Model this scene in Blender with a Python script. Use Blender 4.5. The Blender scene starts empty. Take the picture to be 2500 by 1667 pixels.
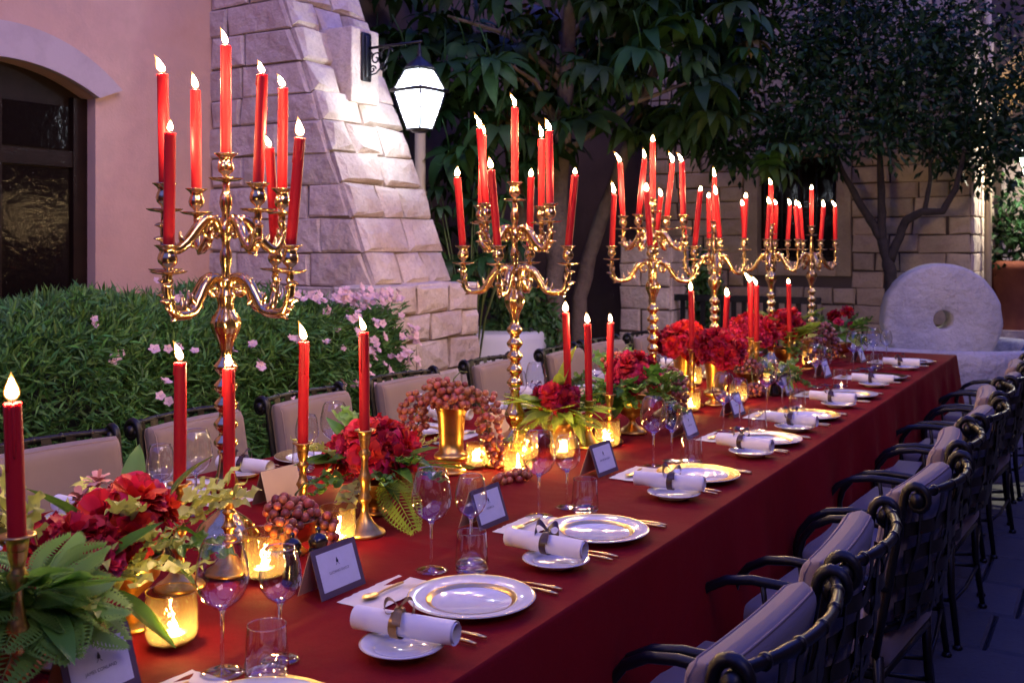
import bpy, math, random
import numpy as np
from mathutils import Vector, Matrix, Euler

R = math.radians
rnd = random.Random(7)
sc = bpy.context.scene
col = sc.collection

# ------------------------------------------------------------------ camera
CAM_Z = 1.48
cd = bpy.data.cameras.new('camera')
cam = bpy.data.objects.new('camera', cd)
col.objects.link(cam)
cam.location = (0, 0, CAM_Z)
cam.rotation_euler = (R(90), 0, R(30.8))
cd.lens = 36.0
cd.sensor_width = 36.0
cd.shift_y = -0.0923
cd.clip_start = 0.05
cd.clip_end = 500
cd.dof.use_dof = True
cd.dof.focus_distance = 2.7
cd.dof.aperture_fstop = 7.0
sc.camera = cam

# ------------------------------------------------------------------ sky, dusk light, exposure
w = bpy.data.worlds.new('World')
sc.world = w
w.use_nodes = True
nt = w.node_tree
nt.nodes.clear()
sky = nt.nodes.new('ShaderNodeTexSky')
sky.sky_type = 'NISHITA'
sky.sun_disc = False
sky.sun_elevation = R(2.0)
sky.sun_rotation = R(200)
sky.ozone_density = 6.0
sky.dust_density = 0.6
tint = nt.nodes.new('ShaderNodeMix')
tint.data_type = 'RGBA'
tint.inputs[0].default_value = 0.92
tint.inputs[7].default_value = (0.8, 1.1, 7.2, 1)
bg = nt.nodes.new('ShaderNodeBackground')
bg.inputs[1].default_value = 0.145
wo = nt.nodes.new('ShaderNodeOutputWorld')
nt.links.new(sky.outputs[0], tint.inputs[6])
nt.links.new(tint.outputs[2], bg.inputs[0])
nt.links.new(bg.outputs[0], wo.inputs[0])

sl = bpy.data.lights.new('sun', 'SUN')
sl.energy = 0.82
sl.angle = R(28)
sl.color = (0.92, 0.69, 0.84)
so = bpy.data.objects.new('sun', sl)
col.objects.link(so)
so.rotation_euler = (R(51), 0, R(61))

sc.view_settings.view_transform = 'Standard'
sc.view_settings.look = 'None'
sc.view_settings.exposure = 0.32
sc.view_settings.gamma = 1.0
sc.view_settings.use_curve_mapping = False
sc.render.engine = 'CYCLES'
sc.cycles.use_denoising = True
sc.cycles.denoiser = 'OPENIMAGEDENOISE'
sc.cycles.max_bounces = 8
sc.cycles.diffuse_bounces = 2
sc.cycles.glossy_bounces = 4
sc.cycles.transmission_bounces = 6
sc.cycles.transparent_max_bounces = 16
sc.cycles.sample_clamp_indirect = 4.0
sc.cycles.sample_clamp_direct = 0.0
sc.cycles.caustics_reflective = False
sc.cycles.caustics_refractive = False
sc.cycles.use_light_tree = True
sc.cycles.use_adaptive_sampling = True
sc.cycles.adaptive_threshold = 0.02

# ------------------------------------------------------------------ mesh helpers
def V(*a):
    return Vector(a)

class MB:
    def __init__(s):
        s.v = []; s.f = []; s.sm = []
    def add(s, vs, fs, smooth=True):
        o = len(s.v)
        s.v.extend([tuple(p) for p in vs])
        s.f.extend([tuple(i + o for i in f) for f in fs])
        s.sm.extend([smooth] * len(fs))
        return s
    def box(s, c, d, rot=None, smooth=False):
        x, y, z = d[0] / 2, d[1] / 2, d[2] / 2
        vs = [V(a * x, b * y, e * z) for e in (-1, 1) for b in (-1, 1) for a in (-1, 1)]
        if rot is not None:
            m = rot if isinstance(rot, Matrix) else Euler(rot).to_matrix()
            vs = [m @ p for p in vs]
        c = V(*c)
        return s.add([p + c for p in vs], [(0, 2, 3, 1), (4, 5, 7, 6), (0, 1, 5, 4), (2, 6, 7, 3), (0, 4, 6, 2), (1, 3, 7, 5)], smooth)
    def rbox(s, c, d, r=0.01, rot=None, seg=3):
        """rounded box: a superellipse-swept cushion-like block"""
        x, y, z = d[0] / 2, d[1] / 2, d[2] / 2
        r = min(r, x, y, z)
        ring = []
        for qx, qy, a0 in ((1, 1, 0), (-1, 1, 90), (-1, -1, 180), (1, -1, 270)):
            for k in range(seg + 1):
                a = R(a0 + 90 * k / seg)
                ring.append((qx * (x - r), qy * (y - r), math.cos(a), math.sin(a)))
        rows = []
        for k in range(seg + 1):
            a = R(-90 + 90 * k / seg)
            rows.append((-(z - r) + r * math.sin(a), r * math.cos(a)))
        for k in range(seg + 1):
            a = R(90 * k / seg)
            rows.append(((z - r) + r * math.sin(a), r * math.cos(a)))
        n = len(ring)
        vs = []
        for (zz, rr) in rows:
            for (px, py, ca, sa) in ring:
                vs.append(V(px + rr * ca, py + rr * sa, zz))
        fs = []
        for j in range(len(rows) - 1):
            for i in range(n):
                fs.append((j * n + i, j * n + (i + 1) % n, (j + 1) * n + (i + 1) % n, (j + 1) * n + i))
        fs.append(tuple(reversed(range(n))))
        fs.append(tuple((len(rows) - 1) * n + i for i in range(n)))
        if rot is not None:
            m = rot if isinstance(rot, Matrix) else Euler(rot).to_matrix()
            vs = [m @ p for p in vs]
        c = V(*c)
        return s.add([p + c for p in vs], fs, True)
    def lathe(s, prof, seg=16, c=(0, 0, 0), wob=None, rot=None, smooth=True):
        vs = []; idx = []
        for (r, z) in prof:
            if r < 1e-6:
                idx.append([len(vs)] * seg); vs.append(V(0, 0, z))
            else:
                row = []
                for i in range(seg):
                    a = 2 * math.pi * i / seg
                    k = wob(a, r, z) if wob else 1.0
                    row.append(len(vs)); vs.append(V(r * k * math.cos(a), r * k * math.sin(a), z))
                idx.append(row)
        fs = []
        for j in range(len(prof) - 1):
            for i in range(seg):
                k = (i + 1) % seg
                q = [idx[j][i], idx[j][k], idx[j + 1][k], idx[j + 1][i]]
                u = []
                for t in q:
                    if t not in u: u.append(t)
                if len(u) > 2: fs.append(tuple(u))
        if rot is not None:
            m = rot if isinstance(rot, Matrix) else Euler(rot).to_matrix()
            vs = [m @ p for p in vs]
        c = V(*c)
        return s.add([p + c for p in vs], fs, smooth)
    def tube(s, pts, rad, seg=8, caps=True, flat=1.0, smooth=True):
        pts = [V(*p) for p in pts]
        n = len(pts)
        rad = rad if isinstance(rad, (list, tuple)) else [rad] * n
        T = []
        for i in range(n):
            t = pts[min(i + 1, n - 1)] - pts[max(i - 1, 0)]
            T.append(t.normalized() if t.length > 1e-9 else V(0, 0, 1))
        up = V(0, 0, 1) if abs(T[0].z) < 0.9 else V(1, 0, 0)
        nrm = (up - T[0] * up.dot(T[0])).normalized()
        vs = []
        for i in range(n):
            nrm = nrm - T[i] * nrm.dot(T[i])
            if nrm.length < 1e-6: nrm = T[i].orthogonal()
            nrm.normalize()
            b = T[i].cross(nrm)
            for k in range(seg):
                a = 2 * math.pi * k / seg
                vs.append(pts[i] + (nrm * math.cos(a) + b * math.sin(a) * flat) * rad[i])
        fs = []
        for i in range(n - 1):
            for k in range(seg):
                k2 = (k + 1) % seg
                fs.append((i * seg + k, i * seg + k2, (i + 1) * seg + k2, (i + 1) * seg + k))
        if caps:
            fs.append(tuple(reversed(range(seg))))
            fs.append(tuple((n - 1) * seg + k for k in range(seg)))
        return s.add(vs, fs, smooth)
    def grid(s, fn, nu, nv, smooth=True):
        vs = [fn(i / nu, j / nv) for j in range(nv + 1) for i in range(nu + 1)]
        fs = [(j * (nu + 1) + i, j * (nu + 1) + i + 1, (j + 1) * (nu + 1) + i + 1, (j + 1) * (nu + 1) + i)
              for j in range(nv) for i in range(nu)]
        return s.add(vs, fs, smooth)
    def mesh(s, name):
        me = bpy.data.meshes.new(name)
        me.from_pydata(s.v, [], s.f)
        me.polygons.foreach_set('use_smooth', s.sm)
        me.update()
        return me
    def build(s, name, mat, parent=None, loc=None, rot=None, kind=None):
        return link(name, s.mesh(name), mat, parent, loc, rot, kind)

def link(name, me, mat, parent=None, loc=None, rot=None, kind=None, scale=None):
    if mat is not None and len(me.materials) == 0:
        me.materials.append(mat)
    o = bpy.data.objects.new(name, me)
    col.objects.link(o)
    if parent is not None: o.parent = parent
    if loc is not None: o.location = loc
    if rot is not None: o.rotation_euler = rot
    if scale is not None: o.scale = (scale, scale, scale) if not isinstance(scale, (tuple, list)) else scale
    if kind: o['kind'] = kind
    return o

def empty(name, loc=(0, 0, 0), rz=0.0, rot=None):
    o = bpy.data.objects.new(name, None)
    o.empty_display_size = 0.05
    col.objects.link(o)
    o.location = loc
    o.rotation_euler = rot if rot is not None else (0, 0, rz)
    return o

def tag(o, label=None, cat=None, group=None, kind=None):
    if label: o['label'] = label
    if cat: o['category'] = cat
    if group: o['group'] = group
    if kind: o['kind'] = kind
    return o

def thing(name, label, cat, loc=(0, 0, 0), rz=0.0, group=None, rot=None):
    return tag(empty(name, loc, rz, rot), label, cat, group)

def copy_tree(o, parent=None):
    c = o.copy()
    col.objects.link(c)
    c.parent = parent
    for ch in o.children:
        copy_tree(ch, c)
    return c

def np_mesh(name, verts, faces, mat, parent=None, kind=None, smooth=False):
    """verts (n,3), faces (m,k) numpy arrays, all faces the same size"""
    me = bpy.data.meshes.new(name)
    n, m, k = len(verts), len(faces), faces.shape[1]
    me.vertices.add(n); me.vertices.foreach_set('co', np.asarray(verts, dtype=np.float32).ravel())
    me.loops.add(m * k); me.loops.foreach_set('vertex_index', np.asarray(faces, dtype=np.int32).ravel())
    me.polygons.add(m)
    me.polygons.foreach_set('loop_start', np.arange(0, m * k, k, dtype=np.int32))
    me.polygons.foreach_set('use_smooth', np.full(m, smooth))
    me.update(); me.validate()
    return link(name, me, mat, parent, kind=kind)

# ------------------------------------------------------------------ materials
MATS = {}
def mat(name, base, rough=0.5, metal=0.0, noise=None, bump=None, rand=0.0, island=0.0, coord='Object', thin=0.0, **kw):
    if name in MATS: return MATS[name]
    m = bpy.data.materials.new(name)
    m.use_nodes = True
    N, L = m.node_tree.nodes, m.node_tree.links
    b = N['Principled BSDF']
    b.inputs['Roughness'].default_value = rough
    b.inputs['Metallic'].default_value = metal
    for k, v in kw.items():
        b.inputs[k.replace('_', ' ')].default_value = v
    tc = N.new('ShaderNodeTexCoord')
    src = None
    def rgb(c):
        n = N.new('ShaderNodeRGB'); n.outputs[0].default_value = (*c, 1); return n.outputs[0]
    def mixc(fac, a, bb, mode='MIX'):
        n = N.new('ShaderNodeMix'); n.data_type = 'RGBA'; n.blend_type = mode
        if isinstance(fac, float): n.inputs[0].default_value = fac
        else: L.new(fac, n.inputs[0])
        L.new(a, n.inputs[6]); L.new(bb, n.inputs[7]); return n.outputs[2]
    src = rgb(base)
    if noise:
        for (scale, c2, lo, hi) in (noise if isinstance(noise, list) else [noise]):
            t = N.new('ShaderNodeTexNoise'); t.inputs['Scale'].default_value = scale; t.inputs['Detail'].default_value = 6
            t.inputs['Roughness'].default_value = 0.65
            L.new(tc.outputs[coord], t.inputs['Vector'])
            rp = N.new('ShaderNodeMapRange'); rp.inputs[1].default_value = lo; rp.inputs[2].default_value = hi
            L.new(t.outputs[0], rp.inputs[0])
            src = mixc(rp.outputs[0], src, rgb(c2))
    if rand or island:
        if rand:
            oi = N.new('ShaderNodeObjectInfo'); ro = oi.outputs['Random']; amt = rand
        else:
            g = N.new('ShaderNodeNewGeometry'); ro = g.outputs['Random Per Island']; amt = island
        mr = N.new('ShaderNodeMapRange'); mr.inputs[3].default_value = 1 - amt; mr.inputs[4].default_value = 1 + amt
        L.new(ro, mr.inputs[0])
        hs = N.new('ShaderNodeHueSaturation'); L.new(mr.outputs[0], hs.inputs['Value']); L.new(src, hs.inputs['Color'])
        mh = N.new('ShaderNodeMapRange'); mh.inputs[3].default_value = 0.5 - amt * 0.05; mh.inputs[4].default_value = 0.5 + amt * 0.05
        sn = N.new('ShaderNodeMath'); sn.operation = 'MULTIPLY'; sn.inputs[1].default_value = 7.31
        fr = N.new('ShaderNodeMath'); fr.operation = 'FRACT'
        L.new(ro, sn.inputs[0]); L.new(sn.outputs[0], fr.inputs[0]); L.new(fr.outputs[0], mh.inputs[0]); L.new(mh.outputs[0], hs.inputs['Hue'])
        src = hs.outputs[0]
    L.new(src, b.inputs['Base Color'])
    if bump:
        prev = None
        for (scale, st, dist) in (bump if isinstance(bump, list) else [bump]):
            t = N.new('ShaderNodeTexNoise'); t.inputs['Scale'].default_value = scale; t.inputs['Detail'].default_value = 5
            L.new(tc.outputs[coord], t.inputs['Vector'])
            bn = N.new('ShaderNodeBump'); bn.inputs['Strength'].default_value = st; bn.inputs['Distance'].default_value = dist
            L.new(t.outputs[0], bn.inputs['Height'])
            if prev: L.new(prev, bn.inputs['Normal'])
            prev = bn.outputs[0]
        L.new(prev, b.inputs['Normal'])
    if thin:      # light passes through thin leaves and petals
        tl = N.new('ShaderNodeBsdfTranslucent'); L.new(src, tl.inputs[0])
        mx = N.new('ShaderNodeMixShader'); mx.inputs[0].default_value = thin
        out = N['Material Output']
        L.new(b.outputs[0], mx.inputs[1]); L.new(tl.outputs[0], mx.inputs[2]); L.new(mx.outputs[0], out.inputs[0])
    MATS[name] = m
    return m

def glass_mat(name, color=(1, 1, 1), trans=0.0, tcol=(1, .8, .4), rough=0.02, ior=1.45, ripple=0.0, gain=1.0, edge=0.6):
    """thin sheet of glass: clear transmission, Fresnel mirror, optional milky share"""
    m = bpy.data.materials.new(name); m.use_nodes = True
    N, L = m.node_tree.nodes, m.node_tree.links
    N.clear()
    out = N.new('ShaderNodeOutputMaterial')
    tr = N.new('ShaderNodeBsdfTransparent'); tr.inputs[0].default_value = (*color, 1)
    lw = N.new('ShaderNodeLayerWeight'); lw.inputs[0].default_value = 0.5     # longer path through the wall near the outline
    cr = N.new('ShaderNodeValToRGB'); el = cr.color_ramp.elements
    el[0].position = 0.6; el[0].color = (*color, 1); el[1].position = 1.0; el[1].color = (*[c * edge for c in color], 1)
    L.new(lw.outputs['Facing'], cr.inputs[0]); L.new(cr.outputs[0], tr.inputs[0])
    gl = N.new('ShaderNodeBsdfGlossy'); gl.inputs['Roughness'].default_value = rough
    fr = N.new('ShaderNodeFresnel'); fr.inputs[0].default_value = ior
    fm = N.new('ShaderNodeMath'); fm.operation = 'MULTIPLY'; fm.inputs[1].default_value = gain; fm.use_clamp = True
    L.new(fr.outputs[0], fm.inputs[0])
    ge = N.new('ShaderNodeNewGeometry'); mi = N.new('ShaderNodeMapRange')      # one thin sheet: same Fresnel from both sides
    mi.inputs[3].default_value = ior; mi.inputs[4].default_value = 1.0 / ior
    L.new(ge.outputs['Backfacing'], mi.inputs[0]); L.new(mi.outputs[0], fr.inputs[0])
    if ripple:
        tc = N.new('ShaderNodeTexCoord'); t = N.new('ShaderNodeTexNoise'); t.inputs['Scale'].default_value = 45
        L.new(tc.outputs['Object'], t.inputs['Vector'])
        bn = N.new('ShaderNodeBump'); bn.inputs['Strength'].default_value = ripple; bn.inputs['Distance'].default_value = 0.01
        L.new(t.outputs[0], bn.inputs['Height'])
        L.new(bn.outputs[0], gl.inputs['Normal']); L.new(bn.outputs[0], fr.inputs['Normal'])
    base = tr.outputs[0]
    if trans:
        tl = N.new('ShaderNodeBsdfTranslucent'); tl.inputs[0].default_value = (*tcol, 1)
        mx = N.new('ShaderNodeMixShader'); mx.inputs[0].default_value = trans
        L.new(base, mx.inputs[1]); L.new(tl.outputs[0], mx.inputs[2]); base = mx.outputs[0]
    mx = N.new('ShaderNodeMixShader')
    L.new(fm.outputs[0], mx.inputs[0]); L.new(base, mx.inputs[1]); L.new(gl.outputs[0], mx.inputs[2])
    L.new(mx.outputs[0], out.inputs[0])
    return m

def emit_mat(name, color, strength, tip=None):
    m = bpy.data.materials.new(name); m.use_nodes = True
    N, L = m.node_tree.nodes, m.node_tree.links
    N.clear()
    out = N.new('ShaderNodeOutputMaterial'); e = N.new('ShaderNodeEmission')
    e.inputs[0].default_value = (*color, 1); e.inputs[1].default_value = strength
    if tip:
        tc = N.new('ShaderNodeTexCoord'); sp = N.new('ShaderNodeSeparateXYZ'); L.new(tc.outputs['Generated'], sp.inputs[0])
        rp = N.new('ShaderNodeValToRGB')
        el = rp.color_ramp.elements
        el[0].position = 0.0; el[0].color = (0.0004, 0.0004, 0.001, 1)
        el[1].position = 1.0; el[1].color = (*tip, 1)
        a = el.new(0.09); a.color = (0.004, 0.003, 0.004, 1)
        a = el.new(0.20); a.color = (*color, 1)
        a = el.new(0.66); a.color = (*color, 1)
        a = el.new(0.86); a.color = (0.02, 0.0085, 0.0016, 1)
        L.new(sp.outputs[2], rp.inputs[0]); L.new(rp.outputs[0], e.inputs[0])
    L.new(e.outputs[0], out.inputs[0])
    return m

M = {}
M['gold'] = mat('polished brass', (0.84, 0.59, 0.24), 0.18, 1.0, noise=(45, (0.50, 0.31, 0.09), .48, .75), bump=(90, .2, .004))
M['giltrim'] = mat('broad gilt rim', (0.62, 0.40, 0.13), 0.24, 1.0, noise=(120, (0.35, 0.21, 0.06), .45, .7), bump=(160, .3, .002))
M['goldleaf'] = mat('gilt edge', (0.86, 0.60, 0.22), 0.28, 1.0)
M['satin'] = mat('satin brass', (0.74, 0.46, 0.13), 0.33, 1.0, noise=(25, (0.5, 0.28, 0.07), .5, .8), bump=(140, .06, .003))
M['bronze'] = mat('aged bronze', (0.42, 0.22, 0.07), 0.34, 1.0, noise=(18, (0.2, 0.10, 0.04), .45, .75))
M['iron'] = mat('wrought iron', (0.008, 0.007, 0.006), 0.4, 0.1, bump=(120, .15, .002))
M['strap'] = mat('bronzed strap', (0.032, 0.027, 0.018), 0.42, 0.5, bump=(90, .12, .002))
M['cushion'] = mat('taupe canvas', (0.24, 0.175, 0.145), 0.9, noise=[(6, (0.26, 0.19, 0.16), .4, .7), (420, (0.24, 0.175, 0.145), .45, .7)], bump=(700, .25, .0012), Sheen_Weight=0.15)
M['piping'] = mat('canvas piping', (0.27, 0.195, 0.165), 0.9)
M['cloth'] = mat('red linen', (0.205, 0.0078, 0.013), 0.82, noise=[(3.0, (0.18, 0.0065, 0.010), .42, .7), (260, (0.155, 0.006, 0.0085), .45, .75)], bump=[(500, .2, .0012), (9, .35, .006), (3.5, .5, .025)], Specular_IOR_Level=0.05)
M['wax'] = mat('red wax', (0.52, 0.012, 0.018), 0.5, Specular_IOR_Level=0.3, noise=(40, (0.5, 0.012, 0.018), .45, .7), Subsurface_Weight=0.25, Subsurface_Radius=(0.02, 0.003, 0.003), Subsurface_Scale=0.5)
def envelope_mat():
    m = bpy.data.materials.new('flame envelope'); m.use_nodes = True
    N, L = m.node_tree.nodes, m.node_tree.links
    N.clear()
    out = N.new('ShaderNodeOutputMaterial'); e = N.new('ShaderNodeEmission'); t = N.new('ShaderNodeBsdfTransparent'); a = N.new('ShaderNodeAddShader')
    e.inputs[0].default_value = (1.0, 0.40, 0.07, 1); e.inputs[1].default_value = 0.75
    L.new(e.outputs[0], a.inputs[0]); L.new(t.outputs[0], a.inputs[1]); L.new(a.outputs[0], out.inputs[0])
    m.cycles.emission_sampling = 'NONE'
    return m
M['envelope'] = envelope_mat()
M['wick'] = mat('charred wick', (0.02, 0.015, 0.012), 0.9)
M['flame'] = emit_mat('candle flame', (1.0, 0.66, 0.31), 860.0, tip=(0.0035, 0.0013, 0.0002))
M['tlwax'] = mat('white wax', (0.85, 0.80, 0.70), 0.5, Subsurface_Weight=0.2, Subsurface_Radius=(0.01, 0.008, 0.005), Subsurface_Scale=0.4)
M['glass'] = glass_mat('clear glass', (0.965, 0.97, 0.98), gain=3.0, edge=0.36)
M['stemglass'] = mat('solid glass', (1, 1, 1), 0.01, Transmission_Weight=1.0, IOR=1.45)
M['votive'] = glass_mat('amber votive glass', (1.0, 0.80, 0.42), trans=0.075, tcol=(1.0, 0.72, 0.25), rough=0.05, ripple=0.2, gain=2.6, edge=0.45)
M['porcelain'] = mat('white porcelain', (0.80, 0.79, 0.77), 0.09, Coat_Weight=0.4)
M['paper'] = mat('white paper', (0.84, 0.82, 0.79), 0.75, noise=(40, (0.79, 0.77, 0.73), .4, .7))
M['menu'] = mat('cream rag paper', (0.78, 0.70, 0.60), 0.8, noise=[(14, (0.70, 0.60, 0.48), .5, .75)], bump=(60, .3, .003))
M['napkin'] = mat('napkin linen', (0.80, 0.77, 0.75), 0.85, bump=(320, .2, .001))
M['ribbon'] = mat('brown satin ribbon', (0.06, 0.028, 0.014), 0.32, bump=(60, .15, .002))
M['goldribbon'] = mat('gold satin ribbon', (0.36, 0.20, 0.05), 0.3, 0.5)
M['cardboard'] = mat('dark card', (0.13, 0.085, 0.10), 0.6)
M['kraft'] = mat('card reverse', (0.55, 0.40, 0.30), 0.8)
M['ink'] = mat('black ink', (0.03, 0.03, 0.04), 0.7)
M['lacquer'] = mat('black lacquered wood', (0.012, 0.009, 0.008), 0.22, Coat_Weight=0.5)
M['steel'] = mat('brushed steel', (0.6, 0.6, 0.62), 0.25, 1.0)
M['stucco'] = mat('pink stucco', (0.72, 0.45, 0.33), 0.95, noise=[(0.7, (0.57, 0.33, 0.22), .40, .66), (2.6, (0.60, 0.38, 0.29), .48, .68), (9, (0.66, 0.41, 0.30), .45, .7)], bump=[(60, .3, .006), (6, .2, .02)])
M['brownstucco'] = mat('brown stucco', (0.13, 0.085, 0.06), 0.95, noise=(2, (0.09, 0.06, 0.042), .4, .7), bump=(40, .3, .006))
M['trim'] = mat('pale plaster trim', (0.58, 0.46, 0.44), 0.9, noise=(5, (0.5, 0.39, 0.37), .45, .7), bump=(70, .2, .004))
M['stone'] = mat('limestone block', (0.70, 0.575, 0.47), 0.92, noise=[(5, (0.57, 0.43, 0.34), .42, .68), (45, (0.47, 0.36, 0.29), .5, .8)], bump=[(9, .7, .05), (60, .5, .006)], rand=0.12)
M['wallstone'] = mat('grey brown wall stone', (0.54, 0.41, 0.255), 0.92, noise=[(4, (0.42, 0.31, 0.19), .42, .68), (40, (0.35, 0.26, 0.17), .5, .8)], bump=[(8, .5, .025), (50, .5, .006)], rand=0.16)
M['mortar'] = mat('dark mortar', (0.34, 0.255, 0.205), 0.97, bump=(30, .4, .01))
M['wallmortar'] = mat('wall mortar', (0.11, 0.08, 0.06), 0.97, bump=(30, .4, .01))
M['mill'] = mat('pale millstone', (0.56, 0.53, 0.51), 0.93, noise=[(2.2, (0.42, 0.39, 0.37), .48, .68), (7, (0.48, 0.45, 0.43), .45, .7), (60, (0.26, 0.24, 0.23), .56, .76)], bump=[(12, .6, .04), (30, .6, .02), (90, .5, .006)])
M['slab'] = mat('paving slab', (0.115, 0.098, 0.08), 0.62, noise=[(4, (0.10, 0.085, 0.07), .42, .68), (50, (0.08, 0.068, 0.057), .5, .8)], bump=[(7, .4, .012), (60, .4, .004)], rand=0.14)
M['joint'] = mat('paving joint', (0.045, 0.038, 0.032), 0.95, bump=(40, .4, .01))
M['doorwood'] = mat('dark door wood', (0.018, 0.008, 0.005), 0.5, noise=(8, (0.011, 0.005, 0.003), .4, .7), Specular_IOR_Level=0.12)
M['pane'] = mat('dark seeded pane', (0.008, 0.005, 0.004), 0.1, bump=(18, .14, .02), Specular_IOR_Level=0.12)
M['frost'] = glass_mat('frosted lantern pane', (1, 1, 1), trans=0.6, tcol=(0.95, 0.97, 1.0), rough=0.2)
M['bulb'] = emit_mat('cold lamp bulb', (0.80, 0.88, 1.0), 1150.0)
M['warmbulb'] = emit_mat('lamp bulb', (1.0, 0.93, 0.70), 7000.0)
M['blackmetal'] = mat('black painted metal', (0.012, 0.012, 0.014), 0.35, 0.2)
M['pipe'] = mat('cream painted pipe', (0.62, 0.50, 0.30), 0.55)
M['white'] = mat('white table linen', (0.84, 0.83, 0.84), 0.85, bump=(300, .2, .001))
M['bark'] = mat('grey bark', (0.20, 0.15, 0.115), 0.95, noise=(9, (0.12, 0.09, 0.07), .4, .7), bump=(26, .7, .02))
M['darkbark'] = mat('dark bark', (0.055, 0.042, 0.035), 0.95, noise=(14, (0.03, 0.024, 0.02), .4, .7), bump=(40, .7, .012))
M['terracotta'] = mat('terracotta', (0.30, 0.09, 0.045), 0.8, noise=(6, (0.22, 0.06, 0.03), .4, .7))
M['bluecloth'] = mat('blue canvas', (0.06, 0.12, 0.34), 0.9, bump=(300, .2, .001))
M['thatch'] = mat('dry palm thatch', (0.42, 0.26, 0.11), 0.95, noise=(30, (0.25, 0.15, 0.06), .4, .7), bump=(60, .7, .01))
M['wood'] = mat('tan timber', (0.40, 0.25, 0.12), 0.8, noise=(12, (0.3, 0.18, 0.08), .4, .7))
M['hedge'] = mat('oleander leaf', (0.085, 0.205, 0.05), 0.55, island=0.45, Specular_IOR_Level=0.25)
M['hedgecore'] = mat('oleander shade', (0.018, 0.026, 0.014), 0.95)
M['oleander'] = mat('pink oleander petal', (0.86, 0.58, 0.60), 0.7, rand=0.15, thin=0.25)
M['vine'] = mat('umbrella tree leaf', (0.018, 0.050, 0.010), 0.55, rand=0.45, Specular_IOR_Level=0.25)
M['vineyellow'] = mat('yellowed leaf', (0.09, 0.065, 0.012), 0.5, rand=0.3)
M['crown'] = mat('citrus leaf', (0.009, 0.032, 0.008), 0.55, island=0.5, Specular_IOR_Level=0.2)
M['leaf'] = mat('glossy green leaf', (0.11, 0.26, 0.035), 0.36, rand=0.3, thin=0.3)
M['limeleaf'] = mat('lime green leaf', (0.32, 0.46, 0.05), 0.45, rand=0.25, thin=0.35)
M['paleleaf'] = mat('variegated pale leaf', (0.48, 0.52, 0.12), 0.5, rand=0.25, thin=0.35)
M['fern'] = mat('fern frond', (0.24, 0.44, 0.07), 0.5, rand=0.25, thin=0.35)
M['olive'] = mat('olive green stem', (0.13, 0.17, 0.04), 0.6)
M['red'] = mat('red peony petal', (0.64, 0.016, 0.040), 0.6, island=0.35, thin=0.3)
M['darkred'] = mat('dark red carnation petal', (0.38, 0.007, 0.032), 0.6, island=0.35, thin=0.3)
M['magenta'] = mat('magenta carnation petal', (0.60, 0.03, 0.12), 0.6, island=0.35, thin=0.3)
M['blush'] = mat('blush rose bud petal', (0.65, 0.30, 0.25), 0.6, island=0.2)
M['grape'] = mat('red grape skin', (0.36, 0.10, 0.055), 0.34, rand=0.35)
M['darkgrape'] = mat('dusky grape skin', (0.22, 0.065, 0.06), 0.4, rand=0.35)
M['soil'] = mat('planting soil', (0.03, 0.022, 0.016), 0.95, bump=(30, .6, .02))
# ================================================================== the setting
# ---- ground and paving
gm = MB()
gm.grid(lambda u, v: V(-40 + 80 * u, -30 + 80 * v, -0.035), 8, 8, False)
tag(gm.build('ground', M['joint']), kind='structure')

pav = empty('paving', (0, 0, 0)); tag(pav, kind='structure')
def slab_mesh(lx, ly, seed):
    q = random.Random(seed)
    b = MB(); x, y = lx / 2, ly / 2; e = 0.012
    top = [(sx * (x - e) + q.uniform(-.004, .004), sy * (y - e) + q.uniform(-.004, .004), q.uniform(-.003, 0)) for sx, sy in ((-1, -1), (1, -1), (1, 1), (-1, 1))]
    mid = [(sx * x, sy * y, -0.012) for sx, sy in ((-1, -1), (1, -1), (1, 1), (-1, 1))]
    bot = [(sx * x, sy * y, -0.034) for sx, sy in ((-1, -1), (1, -1), (1, 1), (-1, 1))]
    b.add(bot + mid + top, [(8, 9, 10, 11)] + [(i + k, (i + 1) % 4 + k, (i + 1) % 4 + 4 + k, i + 4 + k) for k in (0, 4) for i in range(4)], False)
    return b.mesh('slab')
SLM = {}
sx0 = -1.3
for iy in range(25):
    y0 = 1.2 + iy * 0.42
    x = -1.4 - rnd.uniform(0, .3)
    while x < 2.2:
        lx = rnd.choice((0.42, 0.56, 0.7))
        key = (lx, rnd.randrange(3))
        if key not in SLM: SLM[key] = slab_mesh(lx - 0.012, 0.408, hash(key) % 991)
        link('slab', SLM[key], M['slab'], pav, (x + lx / 2, y0 + 0.21, 0))
        x += lx

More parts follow.
